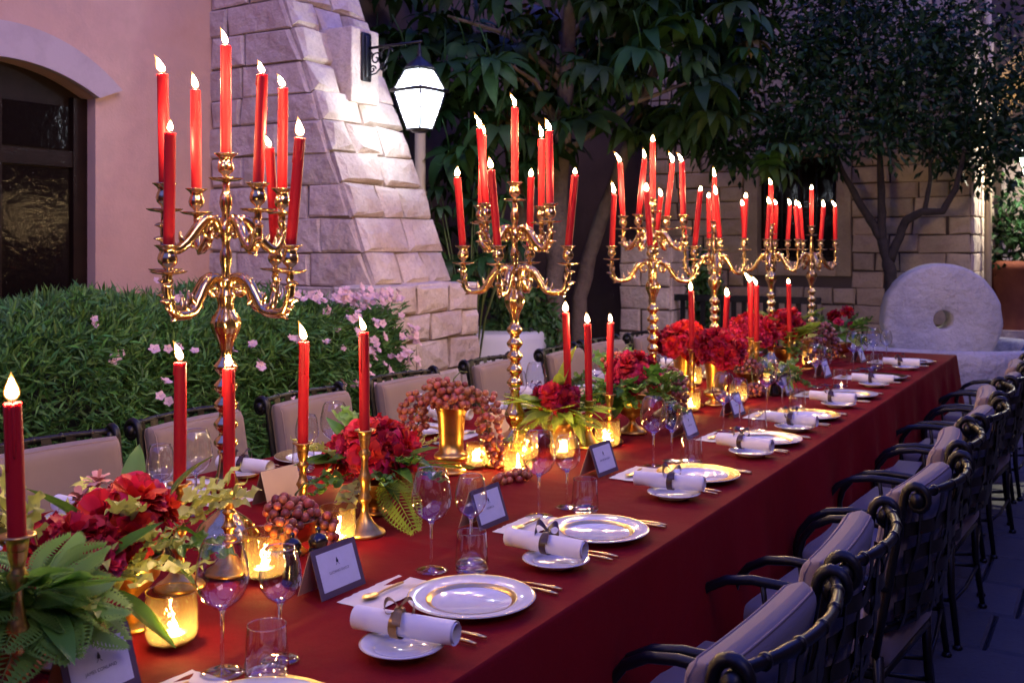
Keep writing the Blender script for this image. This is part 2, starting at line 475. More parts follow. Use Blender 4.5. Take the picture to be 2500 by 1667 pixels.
# ---- stone pieces laid on a face
def stone(parent, P, n, dep=0.022, gap=0.006, ins=0.014, m=None, org=V(0, 0, 0), jit=0.005):
    n = V(*n).normalized()
    P = [V(*p) - org for p in P]
    e1 = (P[1] - P[0]).normalized(); e2 = (P[3] - P[0]).normalized()
    P = [p + e1 * rnd.uniform(-.011, .011) + e2 * rnd.uniform(-.008, .008) for p in P]
    c = sum(P, V(0, 0, 0)) / 4
    def shrink(p, g):
        d = c - p
        return p + d * min(0.45, g / max(d.length, 1e-6) * 1.4)
    j = lambda s: V(rnd.uniform(-s, s), rnd.uniform(-s, s), rnd.uniform(-s, s))
    lo = [shrink(p, gap) - n * 0.01 for p in P]
    md = [shrink(p, gap) + n * dep * 0.45 + j(jit * .5) for p in P]
    hi = [shrink(p, gap + ins) + n * (dep + rnd.uniform(-.005, .006)) + j(jit) for p in P]
    mids = []
    for i in range(4):
        mids.append((hi[i] + hi[(i + 1) % 4]) / 2 + n * rnd.uniform(-.004, .006) + j(jit * .6))
    cen = c + n * (dep + rnd.uniform(0, .014))
    vs = lo + md + hi + mids + [cen]
    fs = []
    for i in range(4):
        k = (i + 1) % 4
        fs.append((i, k, 4 + k, 4 + i)); fs.append((4 + i, 4 + k, 8 + k, 12 + i)); fs.append((4 + i, 12 + i, 8 + i))
        fs.append((12 + i, 8 + k, 16)); fs.append((8 + i, 12 + i, 16))
    b = MB(); b.add(vs, fs, False)
    return b.build('stone', m, parent)

# ---- stucco house front with an arched door
WX = -5.6
house = thing('stucco_house', 'pink stucco house front with an arched dark door behind the oleander hedge', 'house', (WX, 3.6, 0))
ho = V(WX, 3.6, 0)
DY0, DY1, DZS, DZC = 3.0, 4.23, 2.42, 2.58
def arch_z(y, z0=DZS, z1=DZC, a=DY0, b=DY1):
    h = z1 - z0; hw = (b - a) / 2; rr = (hw * hw + h * h) / (2 * h)
    t = y - (a + b) / 2
    return z1 - rr + math.sqrt(max(0, rr * rr - t * t))
wb = MB()
NS = 24
def wq(y0, y1, za0, za1, zb):
    wb.add([V(WX, y0, za0) - ho, V(WX, y1, za1) - ho, V(WX, y1, zb) - ho, V(WX, y0, zb) - ho], [(0, 1, 2, 3)], False)
wq(-4, DY0, 0, 0, 7); wq(DY1, 5.4, 0, 0, 7)
for i in range(NS):
    a = DY0 + (DY1 - DY0) * i / NS; b_ = DY0 + (DY1 - DY0) * (i + 1) / NS
    wq(a, b_, arch_z(a), arch_z(b_), 7)
    wb.add([V(WX, a, arch_z(a)) - ho, V(WX, b_, arch_z(b_)) - ho, V(WX - .13, b_, arch_z(b_)) - ho, V(WX - .13, a, arch_z(a)) - ho], [(0, 1, 2, 3)], False)
for yy in (DY0, DY1):
    wb.add([V(WX, yy, 0) - ho, V(WX, yy, DZS) - ho, V(WX - .13, yy, DZS) - ho, V(WX - .13, yy, 0) - ho], [(0, 1, 2, 3)], False)
wb.box(V(WX - .4, 0.7, 3.5) - ho, (.5, 9.4, 7))
wb.build('wall', M['stucco'], house)
# arch trim band
tb = MB()
oy0, oy1 = DY0 - .17, DY1 + .17
pts_i = [(DY0 + (DY1 - DY0) * i / NS, 0) for i in range(NS + 1)]
ins = [V(0, y, arch_z(y)) for y, _ in pts_i]
outs = []
for i in range(NS + 1):
    y = oy0 + (oy1 - oy0) * i / NS
    outs.append(V(0, y, arch_z(y, DZS + .07, DZC + .21, oy0, oy1)))
for i in range(NS):
    for (a, b_, dx) in ((ins, outs, .045),):
        q = [a[i], a[i + 1], b_[i + 1], b_[i]]
        tb.add([p + V(WX + dx, 0, 0) - ho for p in q], [(0, 1, 2, 3)], True)
    for a in (ins, outs):
        tb.add([a[i] + V(WX - .02, 0, 0) - ho, a[i + 1] + V(WX - .02, 0, 0) - ho, a[i + 1] + V(WX + .045, 0, 0) - ho, a[i] + V(WX + .045, 0, 0) - ho], [(0, 1, 2, 3)], False)
for i in (0, NS):
    tb.add([ins[i] + V(WX - .02, 0, 0) - ho, outs[i] + V(WX - .02, 0, 0) - ho, outs[i] + V(WX + .045, 0, 0) - ho, ins[i] + V(WX + .045, 0, 0) - ho], [(0, 1, 2, 3)], False)
tb.build('arch_trim', M['trim'], house)
# door leaf with stiles, panes
db = MB()
for i in range(NS):
    a = DY0 + (DY1 - DY0) * i / NS; b_ = DY0 + (DY1 - DY0) * (i + 1) / NS
    db.add([V(WX - .125, a, 0) - ho, V(WX - .125, b_, 0) - ho, V(WX - .125, b_, arch_z(b_)) - ho, V(WX - .125, a, arch_z(a)) - ho], [(0, 1, 2, 3)], False)
door = db.build('door', M['doorwood'], house)
sb = MB()
for y in (DY0 + .05, 3.60, DY1 - .05):
    sb.box(V(WX - .105, y, 1.2) - ho, (.05, .10, 2.44))
for z in (.12, 1.0, 2.03):
    sb.box(V(WX - .107, 3.615, z) - ho, (.04, 1.2, .10))
sb.build('stile', M['doorwood'], door)
for (y0, y1) in ((3.10, 3.55), (3.66, 4.12)):
    for (z0, z1) in ((1.06, 1.97), (2.09, 2.36), (.2, .94)):
        pb = MB(); pb.box(V(WX - .112, (y0 + y1) / 2, (z0 + z1) / 2) - ho, (.012, y1 - y0, z1 - z0)); pb.build('pane', M['pane'], door)
hb = MB(); hb.tube([V(WX - .08, 3.66, 1.0) - ho, V(WX - .04, 3.66, 1.0) - ho, V(WX - .035, 3.76, 1.0) - ho], .010, 8); hb.build('handle', M['bronze'], door)
# ---- battered stone buttress
BY0, BY1 = 5.2, 6.07
def bx(z): return -4.13 - 0.407 * (z - 1.22)
but = thing('stone_buttress', 'sloping pale limestone buttress lit by the hanging lantern', 'buttress', (-4.9, 5.6, 0))
bo = V(-4.9, 5.6, 0)
cb = MB()
zt = 4.75
g = .012
P0 = [V(-5.7, BY0 + g, 0), V(-4.14, BY0 + g, 0), V(-4.14, BY0 + g, 1.22), V(bx(zt) - g, BY0 + g, zt), V(-5.7, BY0 + g, zt)]
P1 = [V(p.x, BY1 - g, p.z) for p in P0]
cb.add([p - bo for p in P0 + P1], [(0, 1, 2, 3, 4), (9, 8, 7, 6, 5)] + [(i, i + 5, (i + 1) % 5 + 5, (i + 1) % 5) for i in range(5)], False)
cb.build('core', M['mortar'], but)
z = 1.22
row = 0
while z < 4.6:
    h = rnd.uniform(.19, .235); z1 = z + h
    xa = -5.6 + (0 if row % 2 else -.12)
    while True:
        wd = rnd.uniform(.28, .46); xb = xa + wd
        if xb > bx(z1) - .2: break
        stone(but, [(xa, BY0, z), (xb, BY0, z), (xb, BY0, z1), (xa, BY0, z1)], (0, -1, 0), dep=.020, gap=.007, ins=.014, m=M['stone'], org=bo, jit=.008)
        xa = xb
    stone(but, [(xa, BY0, z), (bx(z), BY0, z), (bx(z1), BY0, z1), (xa, BY0, z1)], (0, -1, 0), dep=.020, gap=.007, ins=.014, m=M['stone'], org=bo, jit=.008)
    cuts = [BY0 - .012] + ([BY0 + rnd.uniform(.36, .5)] if row % 2 else [BY0 + rnd.uniform(.22, .32), BY0 + rnd.uniform(.52, .64)]) + [BY1]
    for a, b_ in zip(cuts, cuts[1:]):
        stone(but, [(bx(z), a, z), (bx(z), b_, z), (bx(z1), b_, z1), (bx(z1), a, z1)], (1, 0, .407), dep=.05, gap=.010, ins=.03, m=M['stone'], org=bo, jit=.014)
    z = z1; row += 1
# bracket stone carrying the lantern
mb = MB(); mb.rbox(V(-4.74, 5.62, 2.74) - bo, (.40, .30, .52), .012, seg=2); mb.build('bracket_stone', M['stone'], but)

# ---- pier under the buttress
PX, PY0, PY1, PZ = -3.97, 5.06, 6.16, 1.22
pier = thing('stone_pier', 'squat block pier of rose limestone at the foot of the buttress', 'pier', (-4.6, 5.6, 0))
po = V(-4.6, 5.6, 0)
cb = MB(); cb.box(V((PX - 5.6) / 2 - .008, 5.61, PZ / 2 - .01) - po, (5.6 + PX - .016, PY1 - PY0 - .024, PZ)); cb.build('core', M['mortar'], pier)
zs = [0, .21, .43, .64, .86, 1.04, 1.225]
for r_, (z0, z1) in enumerate(zip(zs, zs[1:])):
    ys = [PY0 - .01] + ([5.42, 5.80] if r_ % 2 else [5.3, 5.58, 5.95]) + [PY1]
    for a, b_ in zip(ys, ys[1:]):
        stone(pier, [(PX, a, z0), (PX, b_, z0), (PX, b_, z1), (PX, a, z1)], (1, 0, 0), dep=.034, gap=.009, ins=.026, m=M['stone'], org=po, jit=.011)
    xs = [-5.6] + ([-5.2, -4.8, -4.35] if r_ % 2 else [-5.35, -4.95, -4.6, -4.2]) + [PX]
    for a, b_ in zip(xs, xs[1:]):
        stone(pier, [(a, PY0, z0), (b_, PY0, z0), (b_, PY0, z1), (a, PY0, z1)], (0, -1, 0), dep=.018, ins=.014, m=M['stone'], org=po)
for (a, b_) in ((PY0, 5.45), (5.45, 5.85), (5.85, PY1)):
    stone(pier, [(-4.3, a, PZ), (PX + .015, a, PZ), (PX + .015, b_, PZ), (-4.3, b_, PZ)], (0, 0, 1), dep=.012, ins=.014, m=M['stone'], org=po)

# ---- dark rear walls behind the trees
rw = MB(); rw.box((-6.15, 8.5, 3), (.3, 4.9, 6)); rw.box((-6.4, 11.1, 3), (3.7, .3, 6))
o = rw.build('rendered_wall', M['brownstucco']); tag(o, 'dark brown rendered wall behind the umbrella tree trunks', 'wall')

# ---- coursed stone rear wall with barred window, its end lit by the far lamp
WY = 10.6
bw = thing('stone_wall', 'coursed grey brown stone wall with a dark window behind the candelabra', 'wall', (-2.9, WY, 0))
wo_ = V(-2.9, WY, 0)
XL, XR, ZT = -4.62, -1.23, 4.25
WN = (-3.30, -2.49, 1.33, 2.40)
cb = MB()
def cbox(x0, x1, z0, z1): cb.box(V((x0 + x1) / 2, WY + .9, (z0 + z1) / 2) - wo_, (x1 - x0, 1.78, z1 - z0))
cbox(XL, WN[0] - .12, 0, ZT); cbox(WN[1] + .12, XR - .012, 0, ZT); cbox(WN[0] - .12, WN[1] + .12, 0, WN[2] - .14); cbox(WN[0] - .12, WN[1] + .12, WN[3] + .14, ZT)
cb.build('core', M['wallmortar'], bw)
z = 0.22; row = 0
while z < ZT - .05:
    h = rnd.uniform(.15, .185); z1 = min(z + h, ZT)
    spans = [(XL, XR)]
    if z1 > WN[2] - .15 and z < WN[3] + .15: spans = [(XL, WN[0] - .15), (WN[1] + .15, XR)]
    for (a0, a1) in spans:
        xa = a0
        while xa < a1 - .01:
            wd = rnd.uniform(.22, .44); xb = xa + wd
            if a1 - xb < .16: xb = a1
            stone(bw, [(xa, WY, z), (xb, WY, z), (xb, WY, z1), (xa, WY, z1)], (0, -1, 0), dep=.020, gap=.008, ins=.012, m=M['wallstone'], org=wo_, jit=.005)
            xa = xb
    if z < 3.6:
        ya = WY
        while ya < WY + 1.75:
            wd = rnd.uniform(.3, .55); yb = min(ya + wd, WY + 1.78)
            if WY + 1.78 - yb < .18: yb = WY + 1.78
            stone(bw, [(XR, ya, z), (XR, yb, z), (XR, yb, z1), (XR, ya, z1)], (1, 0, 0), dep=.018, gap=.007, m=M['stone'], org=wo_, jit=.005)
            ya = yb
    z = z1; row += 1
for (x0, x1, z0, z1) in ((WN[0] - .15, WN[0], WN[2] - .15, WN[3] + .15), (WN[1], WN[1] + .15, WN[2] - .15, WN[3] + .15), (WN[0], WN[1], WN[2] - .15, WN[2]), (WN[0], WN[1], WN[3], WN[3] + .15)):
    sb = MB(); sb.rbox(V((x0 + x1) / 2, WY + .10, (z0 + z1) / 2) - wo_, (x1 - x0 - .004, .25, z1 - z0 - .004), .008, seg=2); sb.build('window_surround', M['wallstone'], bw)
wn = empty('window', V((WN[0] + WN[1]) / 2, WY + .16, (WN[2] + WN[3]) / 2) - wo_); wn.parent = bw
for (dx, dz, sx, sz) in ((-.2, .27, .37, .5), (.2, .27, .37, .5), (-.2, -.27, .37, .5), (.2, -.27, .37, .5)):
    pb = MB(); pb.box((dx, 0, dz), (sx, .01, sz)); pb.build('pane', M['pane'], wn)
fb = MB()
for x in (-.39, 0, .39): fb.box((x, -.012, 0), (.05, .05, 1.07))
for zz in (-.52, 0, .52): fb.box((0, -.014, zz), (.82, .045, .05))
fb.build('frame', M['doorwood'], wn)
for k in range(5):
    bb = MB(); x = -.36 + .18 * k; bb.tube([(x, -.06, -.55), (x, -.06, .55)], .009, 6); bb.build('bar', M['iron'], wn)
pp = MB(); pp.tube([V(XR + .075, WY + .62, 0) - wo_, V(XR + .075, WY + .62, 4.1) - wo_], .035, 10); pp.build('downpipe', M['pipe'], bw)

# ---- far building closing the passage on the right
fw = thing('far_house', 'dim tan house with stone corner beyond the passage', 'house', (0.6, 13.6, 0))
fo = V(.6, 13.6, 0)
cb = MB(); cb.box(V(.9, 14.1, 3.2) - fo, (5.2, .9, 6.4)); cb.build('wall', M['brownstucco'], fw)
z = .0
while z < 2.6:
    z1 = z + rnd.uniform(.2, .26)
    xa = -1.25
    for wd in (.35, .4, .45, .5, .5):
        stone(fw, [(xa, 13.63, z), (xa + wd, 13.63, z), (xa + wd, 13.63, z1), (xa, 13.63, z1)], (0, -1, 0), dep=.02, m=M['stone'], org=fo)
        xa += wd
    z = z1
# thatched porch roof
tr = thing('thatched_porch', 'little thatched porch roof with a tan timber fascia above the citrus tree', 'porch', (-.85, 12.4, 3.2))
tb = MB(); tb.box((0, 0, .42), (.10, .08, 1.0), (0, R(48), 0)); tb.build('fascia', M['wood'], tr)
tb = MB()
for k in range(160):
    x = rnd.uniform(-.42, .55); y = rnd.uniform(.0, .35)
    zt_ = .42 + x * .85 if x < .1 else .52 - (x - .1) * 1.3
    l = rnd.uniform(.3, .55)
    tb.tube([(x, y, zt_), (x + rnd.uniform(-.06, .06), y - .02, zt_ - l)], [.012, .003], 4)
tb.build('thatch', M['thatch'], tr, kind='stuff')
tb = MB(); tb.tube([(.35, .2, -3.2), (.35, .2, .3)], .05, 8); tb.build('post', M['wood'], tr)

# ---- cream standpipe behind the lantern
pb = MB(); pb.tube([(0, 0, 0), (0, 0, 2.42)], .045, 12)
for zz in (.6, 1.9): pb.tube([(0, 0, zz), (0, 0, zz + .04)], .056, 12)
o = pb.build('drainpipe', M['pipe'], loc=(-5.0, 6.9, 0)); tag(o, 'cream painted drainpipe standing behind the lantern', 'pipe')

# ---- lanterns
def make_lantern(name, label, loc, rz, bulb, watts, colr, arm=.47):
    """loc: wall plate centre; the arm runs along local +x"""
    t = thing(name, label, 'lantern', loc, rz)
    b = MB(); b.rbox((.012, 0, 0), (.024, .10, .34), .01, seg=2); b.rbox((.03, 0, 0), (.02, .06, .29), .008, seg=2); b.build('back_plate', M['blackmetal'], t)
    b = MB(); b.tube([(.02, 0, .06), (arm + .02, 0, .06)], .010, 8)
    b.tube([(arm * .42 + .06 * math.cos(R(a)), 0, -.02 + .07 * math.sin(R(a))) for a in range(170, 20, -15)], .008, 6)
    b.build('arm', M['blackmetal'], t)
    b = MB()
    for (cx, cz, r0, s) in ((.10, -.02, .05, 1), (.16, -.075, .035, -1), (.07, -.09, .03, 1), (.055, .02, .022, -1)):
        b.tube([(cx + r0 * (1 - k / 22) * math.cos(s * k * .42), 0, cz + r0 * (1 - k / 22) * math.sin(s * k * .42)) for k in range(20)], .006, 6)
    b.tube([(.03, 0, -.13), (.10, 0, -.12), (.19, 0, -.04), (.22, 0, .05)], .006, 6)
    b.build('scroll', M['blackmetal'], t)
    zc = -.27          # height of the band
    rT, rB, rU = .172, .088, .098
    A = [R(-52 - math.degrees(rz) + 90 * k) for k in range(4)]
    def ring(r, zz): return [V(arm + r * math.cos(a), r * math.sin(a), zz) for a in A]
    up, bd, lo = ring(rU, zc + .145), ring(rT, zc + .01), ring(rB, zc - .26)
    bd2 = ring(rT, zc - .012)
    bars = MB()
    for k in range(4):
        bars.tube([up[k], bd[k]], .007, 6); bars.tube([bd2[k], lo[k]], .008, 6)
        for q in (up, lo): bars.tube([q[k], q[(k + 1) % 4]], .008, 6)
    bars.build('bars', M['blackmetal'], t)
    band = MB()
    o4 = ring(rT + .022, zc); 
    for k in range(4): band.tube([o4[k], o4[(k + 1) % 4]], .012, 6)
    band.build('band', M['blackmetal'], t)
    for (q1, q2) in ((bd, up), (lo, bd2)):
        for k in range(4):
            b = MB(); k2 = (k + 1) % 4
            c = V(arm, 0, (q1[0].z + q2[0].z) / 2)
            P = [q1[k], q1[k2], q2[k2], q2[k]]
            P = [p + (V(arm, 0, p.z) - p) * .03 for p in P]
            b.add(P, [(0, 1, 2, 3)], False); b.build('pane', M['frost'], t)
    b = MB()
    b.lathe([(rU + .012, zc + .15), (.07, zc + .19), (.03, zc + .215), (.012, zc + .24), (.016, zc + .26), (.009, zc + .285), (.006, .06)], 12, (arm, 0, 0))
    b.build('cap', M['blackmetal'], t)
    b = MB(); b.lathe([(0, zc - .285), (.05, zc - .28), (rB * .75, zc - .262), (0, zc - .255)], 12, (arm, 0, 0)); b.build('base_plate', M['blackmetal'], t)
    b = MB(); b.lathe([(.014, zc - .02), (.020, zc + .05), (.014, zc + .10)], 10, (arm, 0, 0)); b.build('socket', M['blackmetal'], t)
    b = MB(); b.lathe([(0, zc - .10), (.022, zc - .085), (.03, zc - .06), (.024, zc - .03), (.012, zc - .012), (0, zc - .01)], 12, (arm, 0, 0))
    b.build('bulb', bulb, t)
    return t
make_lantern('wall_lantern', 'black iron wall lantern with glowing frosted panes hung from the stone buttress', (-4.54, 5.61, 2.80), 0.0, M['bulb'], 60, (.8, .9, 1))
make_lantern('passage_lantern', 'bright white lantern half hidden by citrus leaves beside the downpipe', (-1.205, 11.55, 2.70), 0.0, M['warmbulb'], 60, (1, .95, .75), arm=.43)

# ---- old olive mill: wheel standing in a round trough
ms = thing('mill_trough', 'round pale stone trough of an old mill behind the table end', 'trough', (-1.28, 8.95, 0))
b = MB()
b.lathe([(.83, 0), (.845, .3), (.85, .62), (.835, .685), (.80, .71), (.74, .70), (.70, .67), (.66, .52), (.60, .45), (0, .44)], 56, wob=lambda a, r, z: 1 + .008 * math.sin(3 * a + z * 5) + .005 * math.sin(11 * a))
b.build('basin', M['mill'], ms)
wheel = thing('millstone', 'upright pale grey millstone disc with a round hole standing in the trough', 'millstone', (-1.28, 8.95, .445), rot=(0, 0, R(20)))
b = MB()
seg = 64
rr = .45
def ringpts(r, y): return [V(r * math.cos(2 * math.pi * i / seg) * (1 + .008 * math.sin(5 * i) + .006 * math.sin(2.3 * i + 1) * (r > .3)), y, rr + r * math.sin(2 * math.pi * i / seg)) for i in range(seg)]
RS = [(.075, .13), (.078, -.145), (.085, -.15), (rr - .03, -.15), (rr - .008, -.14), (rr, -.115), (rr, .115), (rr - .02, .14), (.085, .14)]
vs = []
for (r, y) in RS: vs += ringpts(r, y)
fs = []
nR = len(RS)
for j in range(nR):
    for i in range(seg):
        fs.append((j * seg + i, j * seg + (i + 1) % seg, ((j + 1) % nR) * seg + (i + 1) % seg, ((j + 1) % nR) * seg + i))
b.add(vs, fs, True); b.build('disc', M['mill'], wheel)

# ---- small stone stump of wall by the trees, dark bench, white round table, pot
sp = thing('stone_post', 'short block post of grey stone beside the leaning tree trunk', 'post', (-3.95, 9.35, 0))
b = MB(); b.box((0, 0, .78), (.50, .44, 1.54)); b.build('core', M['wallmortar'], sp)
z = 0
for k in range(7):
    z1 = z + .22
    cut = -.26 + (.22 if k % 2 else .31)
    for (a, c_) in ((-.26, cut), (cut, .26)):
        stone(sp, [(a, -.23, z), (c_, -.23, z), (c_, -.23, z1), (a, -.23, z1)], (0, -1, 0), dep=.02, m=M['stone'])
    stone(sp, [(.26, -.23, z), (.26, .23, z), (.26, .23, z1), (.26, -.23, z1)], (1, 0, 0), dep=.02, m=M['stone'])
    z = z1
bn = thing('slatted_bench', 'dark slatted iron bench against the rear wall', 'bench', (-3.05, 9.2, 0), R(0))
for k in range(14):
    b = MB(); b.box((-.65 + .1 * k, .02, .72), (.045, .02, .56)); b.build('slat', M['iron'], bn)
b = MB(); b.box((0, 0, 1.0), (1.5, .05, .06)); b.box((0, 0, .46), (1.5, .05, .05)); b.build('back_rail', M['iron'], bn)
b = MB(); b.rbox((0, -.24, .43), (1.5, .46, .05), .02); b.build('seat', M['iron'], bn)
for sx in (-.7, .7):
    for sy in (0, -.42):
        b = MB(); b.tube([(sx, sy, 0), (sx, sy, .45 if sy else 1.0)], .022, 8); b.build('leg', M['iron'], bn)

wt = thing('round_table', 'small round table beyond the stone pier', 'table', (-4.82, 7.7, 0))
b = MB(); b.lathe([(0, .70), (.46, .70), (.46, .735), (0, .735)], 32); b.build('top', M['doorwood'], wt)
b = MB(); b.tube([(0, 0, 0), (0, 0, .7)], .05, 10); b.lathe([(.25, 0), (.24, .03), (0, .05)], 16); b.build('pedestal', M['iron'], wt)
b = MB()
def wcl(a, r, z): return 1 + (.055 * math.sin(9 * a + 1) + .03 * math.sin(17 * a)) * max(0, (.73 - z) / .7)
b.lathe([(0, .745), (.2, .745), (.44, .745), (.475, .74), (.492, .72), (.50, .68), (.51, .5), (.525, .25), (.54, .03)], 72, wob=wcl)
o = b.build('tablecloth', M['white'], loc=(-4.82, 7.7, 0)); tag(o, 'white linen cloth draped over the small round table', 'tablecloth')

pt = thing('planter', 'square terracotta planter with a dark shrub in the passage', 'planter', (-1.0, 12.2, 0))
b = MB(); b.box((0, 0, .3), (.8, .6, .6)); b.build('plinth', M['stone'], pt)
b = MB(); b.lathe([(.20, .6), (.26, 1.22), (.29, 1.24), (.29, 1.32), (.26, 1.33), (.24, 1.26), (0, 1.24)], 24); b.build('pot', M['terracotta'], pt)

# ---- unseen walls added on the other two sides to block low sky light
b = MB(); b.box((0, 0, 2.4), (.4, 20, 4.8)); o = b.build('rendered_wall', M['brownstucco'], loc=(3.2, 4.0, 0)); tag(o, 'added unseen wall shading the armchair backs from across the paving', 'wall')
b = MB(); b.box((0, 0, 1.6), (10, .4, 3.2)); o = b.build('sky_blocker_wall', M['brownstucco'], loc=(-2.2, -4.2, 0)); tag(o, 'added unseen wall blocking low sky beyond the flower-filled end of the table', 'wall')
# ================================================================== planting
def leaf_cloud(name, pos, nrm_dir, length, width, mat_, parent, kind='stuff', seed=1, droop=0.3):
    """pos (n,3), nrm_dir (n,3) growth directions; diamond leaves folded on the midrib"""
    q = np.random.default_rng(seed)
    n = len(pos)
    d = nrm_dir / np.linalg.norm(nrm_dir, axis=1, keepdims=True)
    r = q.normal(size=(n, 3)); s = np.cross(d, r); s /= np.linalg.norm(s, axis=1, keepdims=True)
    u = np.cross(s, d)
    L = (length * q.uniform(.7, 1.25, n))[:, None]; W = (width * q.uniform(.75, 1.2, n))[:, None]
    tip = pos + d * L - np.array([0, 0, 1.0]) * L * droop * q.uniform(0, 1, n)[:, None]
    mid = pos + d * L * .45
    a = mid + s * W * .5 + u * W * .12; b = mid - s * W * .5 + u * W * .12
    vs = np.stack([pos, a, tip, b], axis=1).reshape(-1, 3)
    i = np.arange(n) * 4
    fs = np.concatenate([np.stack([i, i + 1, i + 2], 1), np.stack([i, i + 2, i + 3], 1)])
    return np_mesh(name, vs, fs, mat_, parent, kind)

# ---- oleander hedge
HX0, HX1, HY0, HY1, HZ = -5.05, -3.62, 0.9, 4.90, 1.2
hed = thing('oleander_hedge', 'low clipped oleander hedge with pink flowers along the house wall', 'hedge', (-4.3, 2.8, 0))
ho2 = np.array([-4.3, 2.8, 0])
q = np.random.default_rng(5)
def hedge_top(x, y):
    return HZ + .05 * np.sin(x * 3.1 + 1) * np.cos(y * 2.3) + .04 * np.sin(y * 5.3 + x * 2)
def hedge_pts(n):
    """points on the bulging outer shell and their outward directions"""
    P = []; D = []
    hx, hy = (HX1 - HX0) / 2, (HY1 - HY0) / 2
    cx, cy = (HX1 + HX0) / 2, (HY1 + HY0) / 2
    while len(P) < n:
        m = q.integers(0, 10)
        if m < 5:
            x, y = q.uniform(HX0, HX1), q.uniform(HY0, HY1); z = hedge_top(x, y)
            ex = abs(x - cx) / hx; ey = abs(y - cy) / hy
            z -= .22 * max(0, ex - .7) ** 1.5 / .16 * .9 + .16 * max(0, ey - .88) / .12
            d = np.array([max(0, (x - cx) / hx - .6) * 1.4, max(0, (y - cy) / hy - .85) * 3, 1])
        elif m < 9:
            y, z = q.uniform(HY0, HY1), q.uniform(.1, HZ - .06); x = HX1 + .07 * math.sin(y * 4.1 + z * 3) + .05 * math.sin(y * 9 + 2) - .16 * max(0, z - .85) ** 2 / .12
            d = np.array([1, 0, .35])
        else:
            x, z = q.uniform(HX0, HX1), q.uniform(.1, HZ - .06); y = HY1 + .06 * math.sin(x * 5 + z * 4)
            d = np.array([.2, 1, .35])
        P.append((x, y, z)); D.append(d)
    return np.array(P), np.array(D)
TP, TD = hedge_pts(11000)
TP = TP - (TD / np.linalg.norm(TD, axis=1, keepdims=True)) * (np.abs(q.normal(0, .075, len(TP)))[:, None])
# each growing tip carries a whorl of narrow leaves
k = 9
pos = np.repeat(TP, k, axis=0); dr = np.repeat(TD / np.linalg.norm(TD, axis=1, keepdims=True), k, axis=0)
pos = pos + q.normal(0, .012, pos.shape) - dr * q.uniform(0, .07, len(pos))[:, None]
dr = dr * q.uniform(.25, 1.0, len(dr))[:, None] + q.normal(0, .48, dr.shape)
leaf_cloud('foliage', pos - ho2, dr, .072, .012, M['hedge'], hed, seed=11, droop=.15)
b = MB(); b.rbox(V(-4.38, 2.8, .5) - V(*ho2), (1.16, 3.6, .98), .2); b.build('shade_core', M['hedgecore'], hed)  # dark block whose colour stands in for the shade inside the hedge
def flower5(seed):
    q5 = random.Random(seed); b = MB()
    for i in range(5):
        a = 2 * math.pi * i / 5 + q5.uniform(-.1, .1); tw = q5.uniform(.15, .4)
        def fn(u, v, a=a, tw=tw):
            r = .004 + .019 * v; w_ = .0105 * math.sin(math.pi * min(1, .25 + .7 * v)) * (1.05 if v < .95 else .7)
            t = (u - .5) * 2
            return V(r * math.cos(a) - t * w_ * math.sin(a), r * math.sin(a) + t * w_ * math.cos(a), .004 + .004 * v + t * w_ * tw)
        b.grid(fn, 2, 3)
    b.lathe([(0, -.012), (.0028, -.004), (.004, .005), (0, .006)], 6)
    return b.mesh('flower')
FM = [flower5(s) for s in range(3)]
spots = []
for k in range(120):      # the full cluster at the far end
    y = rnd.gauss(4.55, .20); z = rnd.uniform(.70, 1.24); x = HX1 + .05 - .3 * rnd.random() * (z > 1.05)
    if rnd.random() < .35: x = rnd.uniform(-4.3, -3.6); z = 1.2; y = rnd.uniform(4.1, 4.75)
    spots.append((x + rnd.uniform(0, .07), min(y, 4.84), z))
for k in range(26):
    y = rnd.uniform(2.7, 4.3); z = rnd.uniform(.55, 1.2)
    spots.append((HX1 + rnd.uniform(.02, .10) - .14 * max(0, z - .85) ** 2 / .12, y, z))
for k in range(6):
    spots.append((rnd.uniform(-5, -3.8), rnd.uniform(1.2, 4.4), 1.22 + rnd.uniform(0, .05)))
for (x, y, z) in spots:
    for c in range(rnd.choice((1, 1, 2, 2))):
        link('flower', FM[rnd.randrange(3)], M['oleander'], hed, V(x + rnd.uniform(-.03, .03), y + rnd.uniform(-.03, .03), z + rnd.uniform(-.025, .025)) - V(*ho2),
             (rnd.uniform(-.5, .5), rnd.uniform(.3, 1.3), rnd.uniform(-1, .6)), scale=rnd.uniform(.85, 1.3))

# ---- umbrella trees: trunks and big palmate leaves
def palm_leaf(seed):
    q2 = random.Random(seed); b = MB()
    n = q2.choice((8, 9, 10, 11))
    for i in range(n):
        a = 2 * math.pi * (i + q2.uniform(-.2, .2)) / n
        Ln = q2.uniform(.20, .29); Wd = q2.uniform(.034, .048); dr_ = q2.uniform(.5, 1.0); roll = q2.uniform(-.3, .3)
        def fn(u, v, a=a, Ln=Ln, Wd=Wd, dr_=dr_, roll=roll):
            s = .03 + Ln * v
            w_ = Wd * (math.sin(math.pi * min(1, .08 + .92 * v ** .75)) ** .8 if v < 1 else 0.02)
            t = (u - .5) * 2
            rad = s * math.cos(dr_ * v * .9); zz = .03 * v - s * math.sin(dr_ * v * .9) - abs(t) * w_ * .25 * -1 + t * w_ * roll
            return V(rad * math.cos(a) - t * w_ * math.sin(a), rad * math.sin(a) + t * w_ * math.cos(a), zz)
        b.grid(fn, 2, 5)
    b.tube([(0, 0, .0), (-.02, .01, .10), (-.06, .02, .2)], [.006, .005, .004], 5)
    return b.mesh('leaf')
PL = [palm_leaf(s) for s in range(5)]
PLY = [palm_leaf(40)]
ut = thing('umbrella_tree', 'tall umbrella tree with drooping dark fingered leaves behind the lantern', 'tree', (-4.46, 8.2, 0))
